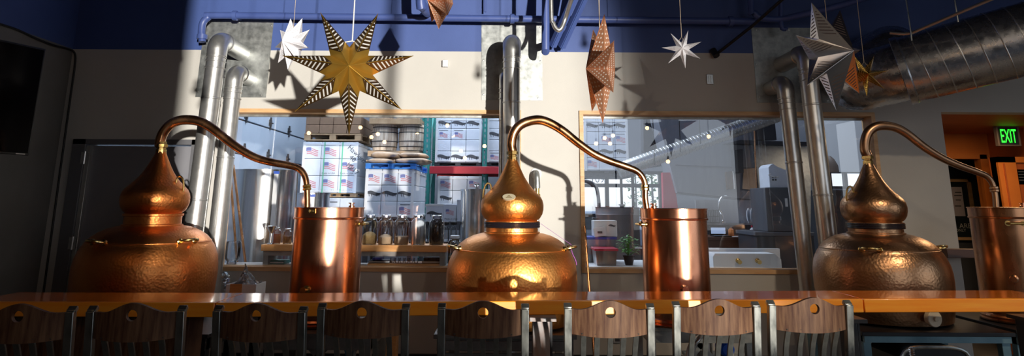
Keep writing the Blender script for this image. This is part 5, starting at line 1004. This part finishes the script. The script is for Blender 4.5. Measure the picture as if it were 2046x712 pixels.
# plant
pc = P(1257, 533, 6.2); t = thing('potted_plant', 'leafy green potted herb in the right window beside the storage boxes', 'plant', (pc.x, 6.2, zw)); c0 = Vector((pc.x, 6.2, zw + .001)); MB().lathe(c0, [(.035, 0), (.05, .07), (.054, .07), (.054, .085), (.046, .085)], 28).build('pot', 'black_metal', t)
random.seed(11); q = MB(); st = MB()
for i in range(150):
    a = random.uniform(0, 6.28); rad = random.uniform(0, .10) ** 1; hh = random.uniform(.05, .21) * (1 - rad * 2.2); c_ = c0 + Vector((math.cos(a) * rad, math.sin(a) * rad * .9, .06 + hh)); o = Vector((math.cos(a), math.sin(a), random.uniform(-.4, .5))).normalized(); s_ = o.cross(Vector((0, 0, 1))).normalized(); L2_ = random.uniform(.018, .032); W2 = L2_ * .5; up_ = s_.cross(o)
    q.add([c_ - o * L2_ * .8, c_ + s_ * W2 + up_ * .003, c_ + o * L2_ - up_ * .008, c_ - s_ * W2 + up_ * .003, c_ + up_ * .005], [(0, 1, 4), (1, 2, 4), (2, 3, 4), (3, 0, 4)])
    if i % 8 == 0: st.tube([c0 + Vector((0, 0, .08)), c_], .0018, 5)
q.build('leaves', 'leaf', t, smooth=0); st.build('stems', 'leaf', t)
# sink
Ys = 6.35; A0, A1 = P(1415, 500, Ys), P(1582, 533, Ys); xe = P(1560, 505, Ys).x; t = thing('sink', 'white sink unit with two brass taps behind the right window sill', 'sink', ((A0.x + A1.x) / 2, Ys + .2, 0))
MB().box((A0.x, Ys + .25, .75), (A1.x, Ys + .29, A0.z)).build('splash_back', 'white_paint', t); zt_ = P(1480, 507, Ys).z; b = MB(); b.prism([(P(1424, 507, Ys).x, Ys, .8), (P(1424, 507, Ys).x - .0, Ys, zt_ - .03), (P(1424, 507, Ys).x + .02, Ys, zt_), (xe - .06, Ys, zt_), (xe, Ys, zt_ - .05), (xe, Ys, .8)], (0, .25, 0)); b.build('basin', 'white_paint', t, bevel=.004)
MB().box((A0.x + .02, Ys + .02, 0), (A1.x - .02, Ys + .27, .8)).build('cabinet', 'cabinet_grey', t)
for px in (1474, 1513): p = P(px, 521, Ys); MB().lathe(p + Vector((0, .0, 0)), [(.022, 0), (.022, .01), (.012, .015), (.012, .04), (.02, .045), (.02, .06)], 14, axis=(0, -1, -.2)).build('tap', 'brass', t)
# desk with laptop
Yd = 8.0; A0, A1 = P(1400, 474, Yd), P(1514, 498, Yd); zd = A0.z; t = thing('desk', 'dark brown desk with a laptop behind the right window', 'desk', ((A0.x + A1.x) / 2, Yd + .3, 0)); MB().box((A0.x, Yd, zd - .04), (A1.x, Yd + .6, zd)).build('top', 'brown_desk', t, bevel=.003); MB().box((A0.x + .03, Yd + .02, 0), (A1.x - .03, Yd + .58, zd - .04)).build('body', 'brown_desk', t)
a, e = P(1418, 453, Yd + .2), P(1452, 473, Yd + .2); t = thing('laptop', 'open laptop with a lit pale screen on the brown desk', 'laptop', ((a.x + e.x) / 2, Yd + .2, zd)); MB().box((a.x, Yd + .02, zd + .001), (e.x, Yd + .2, zd + .014)).build('base', 'black_metal', t); sc2 = MB().box((a.x, Yd + .2, zd + .012), (e.x, Yd + .212, a.z)).build('lid', 'black_metal', t); MB().box((a.x + .012, Yd + .197, zd + .03), (e.x - .012, Yd + .1995, a.z - .012)).build('screen', 'screen', t, smooth=0)
text_mb('SALE', .04, (a.x + .06, Yd + .195, (zd + a.z) / 2), (1, 0, 0), (0, 0, 1)) if False else None
def bottle(px, py0, Y, zb_, r, m, name, label, cat='bottle', capm='white_plastic'):
    p = P(px, py0, Y); h = p.z - zb_; t = thing(name, label, cat, (p.x, Y, zb_)); c0 = Vector((p.x, Y, zb_ + .001)); MB().lathe(c0, [(r * .9, 0), (r, .006), (r, h * .65), (r * .4, h * .78), (r * .4, h * .85)], 24).build('body', m, t); MB().lathe(c0, [(r * .5, h * .84), (r * .5, h)], 16).build('cap', capm, t)
bottle(1460, 452, Yd + .1, zd, .032, 'amber', 'soap_bottle', 'orange soap bottle right of the laptop', capm='jar_glass'); bottle(1503, 451, Yd + .12, zd, .03, 'milky', 'spray_bottle', 'white bottle with a red cap on the desk', capm='lid_red'); bottle(1487, 459, Yd + .1, zd, .04, 'chair_wood', 'brown_jar', 'brown jar between the two desk bottles', 'jar', 'stainless')
flat(1466, 1500, 476, 1.2, 'white_paint', 'paper_sheet', 'white paper lying on the desk front edge', 'paper', Y=Yd + .01, d=.08, zb_=zd + .0005)
# draining shelf, plates, wire basket, faucet
Yk = 8.75; z = P(1500, 447, Yk).z; a, e = P(1405, 447, Yk), P(1536, 447, Yk); t = thing('draining_shelf', 'steel draining shelf behind the desk', 'shelf', ((a.x + e.x) / 2, Yk + .15, 0)); MB().box((a.x, Yk, z - .02), (e.x, Yk + .3, z)).build('shelf', 'stainless', t); MB().box((a.x, Yk + .3, .0), (e.x, Yk + .33, P(1480, 400, Yk).z)).build('splash', 'hood_grey', t)
for sx in (a.x + .03, e.x - .03): MB().box((sx - .02, Yk + .02, 0), (sx + .02, Yk + .06, z - .02)).build('leg', 'stainless', t)
GP = 'blue-rimmed plates standing on the draining shelf'; fp = None
for i in range(4):
    p = P(1493 + i * 7, 431, Yk + .12)
    if fp is None: fp = thing('plate', 'pale blue-rimmed plate standing upright in the rack', 'plate', (p.x, p.y, z), GP); rr = p.z - z; MB().lathe((p.x, p.y, z + rr), [(.02, 0), (rr * .7, .004), (rr - .002, .016), (rr - .002, .02), (rr * .7, .010), (.02, .006)], 32, axis=(1, -.6, 0)).build('dish', 'carton', fp); 
    else: copy_tree(fp, loc=(p.x, p.y, z))
a, e = P(1409, 420, Yk + .05), P(1438, 446, Yk + .05); t = thing('wire_basket', 'black wire basket on the draining shelf', 'basket', ((a.x + e.x) / 2, Yk + .12, z)); q = MB()
for i in range(9):
    x = a.x + (e.x - a.x) * i / 8; q.tube([(x, Yk + .05, z + .003), (x, Yk + .05, a.z)], .003, 5); q.tube([(x, Yk + .22, z + .003), (x, Yk + .22, a.z)], .003, 5)
for zz in (z + .004, (z + a.z) / 2, a.z): q.tube([(a.x, Yk + .05, zz), (e.x, Yk + .05, zz), (e.x, Yk + .22, zz), (a.x, Yk + .22, zz), (a.x, Yk + .05, zz)], .004, 5)
q.build('wires', 'black_metal', t)
t = thing('faucet', 'tall curved steel faucet hose over the draining shelf', 'faucet', P(1445, 447, Yk + .1)); MB().tube(smooth_path([P(1445, 447, Yk + .1), P(1443, 430, Yk + .1), P(1437, 418, Yk + .1), P(1437, 405, Yk + .1), P(1443, 394, Yk + .1), P(1452, 392, Yk + .1)], 6), .014, 12).build('spout', 'stainless', t); MB().lathe((P(1445, 447, Yk + .1).x, Yk + .1, z), [(.03, 0), (.03, .03), (.015, .04)], 16).build('base', 'stainless', t)
# cabinets at the right of the window
Yc = 7.3; a, e = P(1511, 464, Yc), P(1625, 464, Yc); zc = a.z; t = thing('dark_counter', 'dark counter cabinet behind the right flue pair', 'counter', ((a.x + e.x) / 2, Yc + .3, 0)); MB().box((a.x - .02, Yc - .02, zc - .04), (e.x, Yc + .6, zc)).build('top', 'cabinet_grey', t, bevel=.004); MB().box((a.x, Yc, 0), (e.x, Yc + .58, zc - .04)).build('body', 'cabinet_dark', t); MB().lathe((a.x + .03, Yc, zc - .22), [(.012, 0), (.014, .02)], 12, axis=(0, -1, 0)).build('knob', 'brass', t)
a, e = P(1531, 375, Yc), P(1612, 462, Yc); t = thing('grey_machine', 'tall grey machine housing with a black grille on the dark counter', 'machine', ((a.x + e.x) / 2, Yc + .25, zc)); MB().box((a.x, Yc + .05, zc + .001), (e.x, Yc + .5, a.z)).build('housing', 'cabinet_grey', t, bevel=.008); zt_ = a.z
g0, g1 = P(1580, 396, Yc + .05), P(1597, 450, Yc + .05); q = MB(); q.box((g0.x, Yc + .042, g1.z), (g1.x, Yc + .05, g0.z)); q.build('grille', 'black_metal', t)
for i in range(12): z = g1.z + (g0.z - g1.z) * (i + .5) / 12; MB().box((g0.x + .006, Yc + .036, z - .004), (g1.x - .006, Yc + .042, z + .004)).build('louvre', 'cabinet_dark', t, smooth=0)
p = P(1571, 405, Yc + .05); MB().box((p.x - .014, Yc + .045, p.z - .045), (p.x + .014, Yc + .0505, p.z + .045)).build('sticker', 'white_plastic', t, smooth=0)
a, e = P(1535, 329, Yc + .1), P(1590, 374, Yc + .1); t = thing('white_crate', 'white plastic crate with a side handle on the grey machine', 'crate', ((a.x + e.x) / 2, Yc + .25, zt_)); q = MB(); q.prism([(a.x, Yc + .1, zt_ + .002), (e.x + .05, Yc + .1, zt_ + .002), (e.x + .05, Yc + .1, P(1590, 350, Yc + .1).z), (P(1560, 335, Yc).x, Yc + .1, P(1560, 333, Yc + .1).z), (P(1552, 328, Yc).x, Yc + .1, a.z + .01), (a.x + .03, Yc + .1, a.z), (a.x, Yc + .1, a.z - .03)], (0, .3, 0)); q.build('shell', 'carton', t, bevel=.006)
MB().tube(smooth_path([(a.x + .01, Yc + .07, (a.z + zt_) / 2 + .02), (a.x - .02, Yc + .06, (a.z + zt_) / 2 + .01), (a.x + .03, Yc + .05, (a.z + zt_) / 2 - .01), (a.x + .09, Yc + .07, (a.z + zt_) / 2 - .01)], 5), .007, 8).build('handle', 'white_plastic', t)
for dx_ in (.03, .06):
    for dz_ in (0, .03): MB().box((a.x + dx_, Yc + .094, (a.z + zt_) / 2 - .05 + dz_), (a.x + dx_ + .018, Yc + .0995, (a.z + zt_) / 2 - .03 + dz_)).build('vent_slot', 'cabinet_grey', t, smooth=0)
# hood, splash panel, boards, reflected spiral duct
def slab(c, Y, th, m, name, label, cat, part='panel'):
    pts = [P(x, y, Y) for x, y in c]; t = thing(name, label, cat, sum(pts, Vector()) / len(pts)); MB().prism(pts, (0, th, 0)).build(part, m, t, smooth=0); return t
h_ = slab([(1309, 215), (1512, 215), (1532, 404), (1353, 386)], 9.3, .5, 'hood_grey', 'hood_panel', 'large slanting grey hood panel filling the middle of the right window', 'panel'); q = MB()
pa, pb = P(1350, 330, 9.295), P(1520, 337, 9.295); q.bar(pa, pb, .012, .008); pa, pb = P(1353, 386, 9.29), P(1532, 404, 9.29); q.bar(pa, pb, .03, .012); q.build('seam', 'cabinet_grey', h_)
slab([(1507, 290), (1620, 294), (1620, 640), (1545, 640)], 9.25, .03, 'galvanised_sheet', 'splash_panel', 'brushed steel panel above the white crate', 'panel'); slab([(1478, 280), (1620, 284), (1620, 291), (1450, 287)], 9.1, .18, 'cabinet_dark', 'dark_rail', 'dark level rail above the brushed steel panel', 'rail')
slab([(1500, 215), (1545, 215), (1552, 280), (1508, 280)], 9.1, .1, 'cabinet_dark', 'dark_column', 'dark upright between the duct and the right flue pair', 'column')
rod(P(1494, -60, 8.95), P(1512, 385, 8.95), .012, 'copper_tube', 'copper_pole', 'thin copper pole hanging in the right window')
t = slab([(1450, 344), (1464, 342), (1467, 378), (1453, 379)], 9.26, .035, 'chair_wood', 'clip_board', 'small brown board with a white edge on the grey hood', 'board'); MB().prism([P(x, y, 9.25) for x, y in ((1464, 342), (1466, 342), (1469, 378), (1467, 378))], (0, .03, 0)).build('white_edge', 'white_plastic', t, smooth=0)
slab([(1486, 338), (1508, 336), (1511, 380), (1484, 378)], 9.27, .025, 'sack', 'pale_board', 'beige board hanging beside the copper pole', 'board')
t = slab([(1468, 300), (1484, 298), (1486, 345), (1470, 345)], 9.15, .145, 'cabinet_dark', 'hanging_jacket', 'dark hanging shape beside the beige board', 'cloth')
c0_, c1_ = P(1236, 341, 8.3), P(1590, 216, 8.3); axd = (c1_ - c0_); LL = axd.length; axd.normalize(); rr = .095; t = thing('spiral_duct', 'slim bright reflection of a spiral duct, built as a duct behind the right window', 'duct', c0_); MB().lathe(c0_, [(rr, 0), (rr, LL)], 40, axis=axd).build('duct', 'galvanised', t)  # reflection of a duct, built as an added duct behind the glass
u_ = axd.cross(Vector((0, 1, 0))).normalized(); w_ = axd.cross(u_); hp = []
for i in range(int(LL / .045 * 16)): an = i / 16 * 2 * math.pi; hp.append(c0_ + axd * (i / 16 * .045) + (u_ * math.cos(an) + w_ * math.sin(an)) * (rr + .001))
MB().tube(hp, .004, 4).build('spiral_seam', 'duct_metal', t, smooth=1)
q = MB()
for px, py in ((1308, 330), (1360, 304), (1400, 288)): p = P(px, py, 8.2); q.tube([p, Vector((p.x, p.y, 4.9))], .006, 6)
q.build('hanger', 'black_metal', t)
slab([(1284, -40), (1304, -40), (1340, 330), (1300, 335), (1286, 300)], 9.85, .2, 'cabinet_dark', 'dark_cloth', 'dark draped strip left of the grey hood', 'cloth'); slab([(1324, 345), (1345, 345), (1385, 640), (1332, 640)], 9.4, .1, 'lid_red', 'maroon_panel', 'narrow maroon panel beside the far window', 'panel')
# right strip
slab([(1640, 222), (1760, 222), (1760, 344), (1640, 344)], 12.6, .05, 'white_paint', 'pale_wall_panel', 'pale blue-white panel added over the dim far wall above the small far window', 'board'); slab([(1640, 380), (1765, 380), (1765, 627), (1640, 627)], 10, .4, 'cabinet_dark', 'dark_cupboard', 'dark cupboard at the right edge of the right window', 'cupboard')  # pale panel added to brighten the far wall, which renders dimmer
p = P(1671, 345, 9.9); t = thing('table_lamp', 'dark rounded lamp shade seen past the right flue pair', 'lamp', (p.x, 10.1, 0)); zt_ = P(1671, 312, 10.1).z; z0 = P(1671, 345, 10.1).z; MB().lathe((p.x, 10.1, 0), [(.13, z0), (.125, z0 + .1), (.08, zt_ - .05), (.03, zt_)], 28).build('shade', 'sign_body', t); MB().lathe((p.x, 10.1, 0), [(.02, P(1671, 379, 10.1).z), (.02, z0)], 12).build('stem', 'black_metal', t)
# ------------------------------------------------------------------ outside the far windows, the reflected street built as objects
struct(MB().box((-10, SY1 + .2, -.12), (30, 60, -.02)), 'ground_outside', 'concrete_lot', smooth=0)
def car(px, py, Y, label, s_=1.0):
    c_ = P(px, py, Y); c_.z = -.02; t = thing('car', label, 'car', c_); prof = [(-2.1, .35), (-2.15, .65), (-2.0, .85), (-1.2, .95), (-.7, 1.4), (.8, 1.42), (1.4, 1.0), (2.05, .9), (2.15, .6), (2.1, .35)]
    MB().prism([c_ + Vector((x * s_, -.8, z)) for x, z in prof], (0, 1.6, 0)).build('body', 'car_paint', t, bevel=.06); MB().prism([c_ + Vector((x, -.82, z)) for x, z in [(-1.05, .98), (-.62, 1.34), (.72, 1.36), (1.2, 1.0)]], (0, 1.64, 0)).build('side_windows', 'car_glass', t)
    for wx in (-1.35, 1.35):
        for wy in (-.82, .66): MB().lathe(c_ + Vector((wx, wy, .32)), [(.32, 0), (.32, .16)], 24, axis=(0, 1, 0)).build('wheel', 'tyre', t)
car(1160, 425, 16.5, 'blue-grey car of the reflected street, built outside at the left of the far window'); car(1238, 415, 32, 'grey car of the reflected street, built further off above the reflected drum')
for (px, Y, h, lb) in ((1270, 24, 4.2, 'slim young tree of the reflected street, built outside the far window, left of two'), (1303, 20, 3.4, 'slim young tree of the reflected street, built outside the far window, right of two')):
    c_ = P(px, 400, Y); c_.z = -.02; t = thing('tree', lb, 'tree', c_); MB().tube([c_, c_ + Vector((.02, 0, h * .5)), c_ + Vector((0, 0, h * .95))], [.05, .035, .01], 8).build('trunk', 'grey_wood', t); random.seed(int(px)); q = MB()
    for i in range(260):
        a = random.uniform(0, 6.28); f = random.uniform(.25, 1); rad = random.uniform(0, .55) * (1.15 - f) * 1.4; p = c_ + Vector((math.cos(a) * rad, math.sin(a) * rad, h * f)); o = Vector((random.uniform(-1, 1), random.uniform(-1, 1), random.uniform(-1, 1))).normalized(); s2 = o.cross(Vector((.3, .2, 1))).normalized(); q.add([p - o * .07, p + s2 * .05, p + o * .07, p - s2 * .05], [(0, 1, 2, 3)])
    q.build('foliage', 'tree_leaf', t, smooth=0)
# ------------------------------------------------------------------ light
w = bpy.data.worlds.new('World'); S.world = w; w.use_nodes = True; N = w.node_tree.nodes; L = w.node_tree.links; bg = N['Background']
tc = N.new('ShaderNodeTexCoord'); sp = N.new('ShaderNodeSeparateXYZ'); rp = N.new('ShaderNodeValToRGB'); mr = N.new('ShaderNodeMapRange'); mr.inputs[1].default_value = -.3; mr.inputs[2].default_value = .6
L.new(tc.outputs['Generated'], sp.inputs[0]); L.new(sp.outputs[2], mr.inputs[0]); L.new(mr.outputs[0], rp.inputs[0]); L.new(rp.outputs[0], bg.inputs[0])
e_ = rp.color_ramp.elements; e_[0].color = (.35, .36, .38, 1); e_[1].color = (.55, .72, 1.0, 1); k = e_.new(.34); k.color = (.85, .92, 1, 1); k = e_.new(.30); k.color = (.42, .42, .43, 1)
bg.inputs[1].default_value = 1.35
def area(name, loc, rot, sx, sy, power, col, portal=False, spread=None):
    l = bpy.data.lights.new(name, 'AREA'); l.shape = 'RECTANGLE'; l.size = sx; l.size_y = sy; l.energy = power; l.color = col
    o = bpy.data.objects.new(name, l); C.objects.link(o); o.location = loc; o.rotation_euler = rot
    if portal: l.cycles.is_portal = True
    return o
for i, (x0, x1, z0, z1) in enumerate(fo): area('window_daylight', ((x0 + x1) / 2, YF + .02, (z0 + z1) / 2), (math.radians(90), 0, 0), x1 - x0, z1 - z0, 1, (1, 1, 1), True)
area('window_daylight', (XR - .02, .5, 1.9), (0, math.radians(90), 0), 2.6, 4.2, 1, (1, 1, 1), True)
sl = bpy.data.lights.new('low_sun_glint', 'SPOT'); sl.energy = 78000; sl.shadow_soft_size = .22; sl.color = (1.0, .95, .87); sl.spot_size = math.radians(11.9); sl.spot_blend = .28; so = bpy.data.objects.new('low_sun_glint', sl); C.objects.link(so)
so.location = (12.3, -28, 1.4); sd = Vector((-2.85, 5.8, 2.4)) - Vector(so.location); so.rotation_euler = sd.to_track_quat('-Z', 'Y').to_euler()
area('store_fill_light', (-1.2, 9.6, 4.95), (0, 0, 0), 4.5, 4.5, 420, (.72, .84, 1.0)); area('store_fill_light', (5.0, 10.2, 4.95), (0, 0, 0), 3, 3, 90, (.72, .84, 1.0))  # unseen area lights added under the closed ceiling as the store's daylight
area('alcove_lamp', (4.75, 6.25, zs - .01), (0, 0, 0), .5, .5, 16, (1, .66, .36)); area('passage_lamp', (4.6, 8.1, zs - .01), (0, 0, 0), .5, .3, 14, (1, .8, .6))
S.view_settings.view_transform = 'Standard'; S.view_settings.look = 'None'; S.view_settings.gamma = 1; S.view_settings.exposure = 0.15; S.view_settings.use_curve_mapping = False
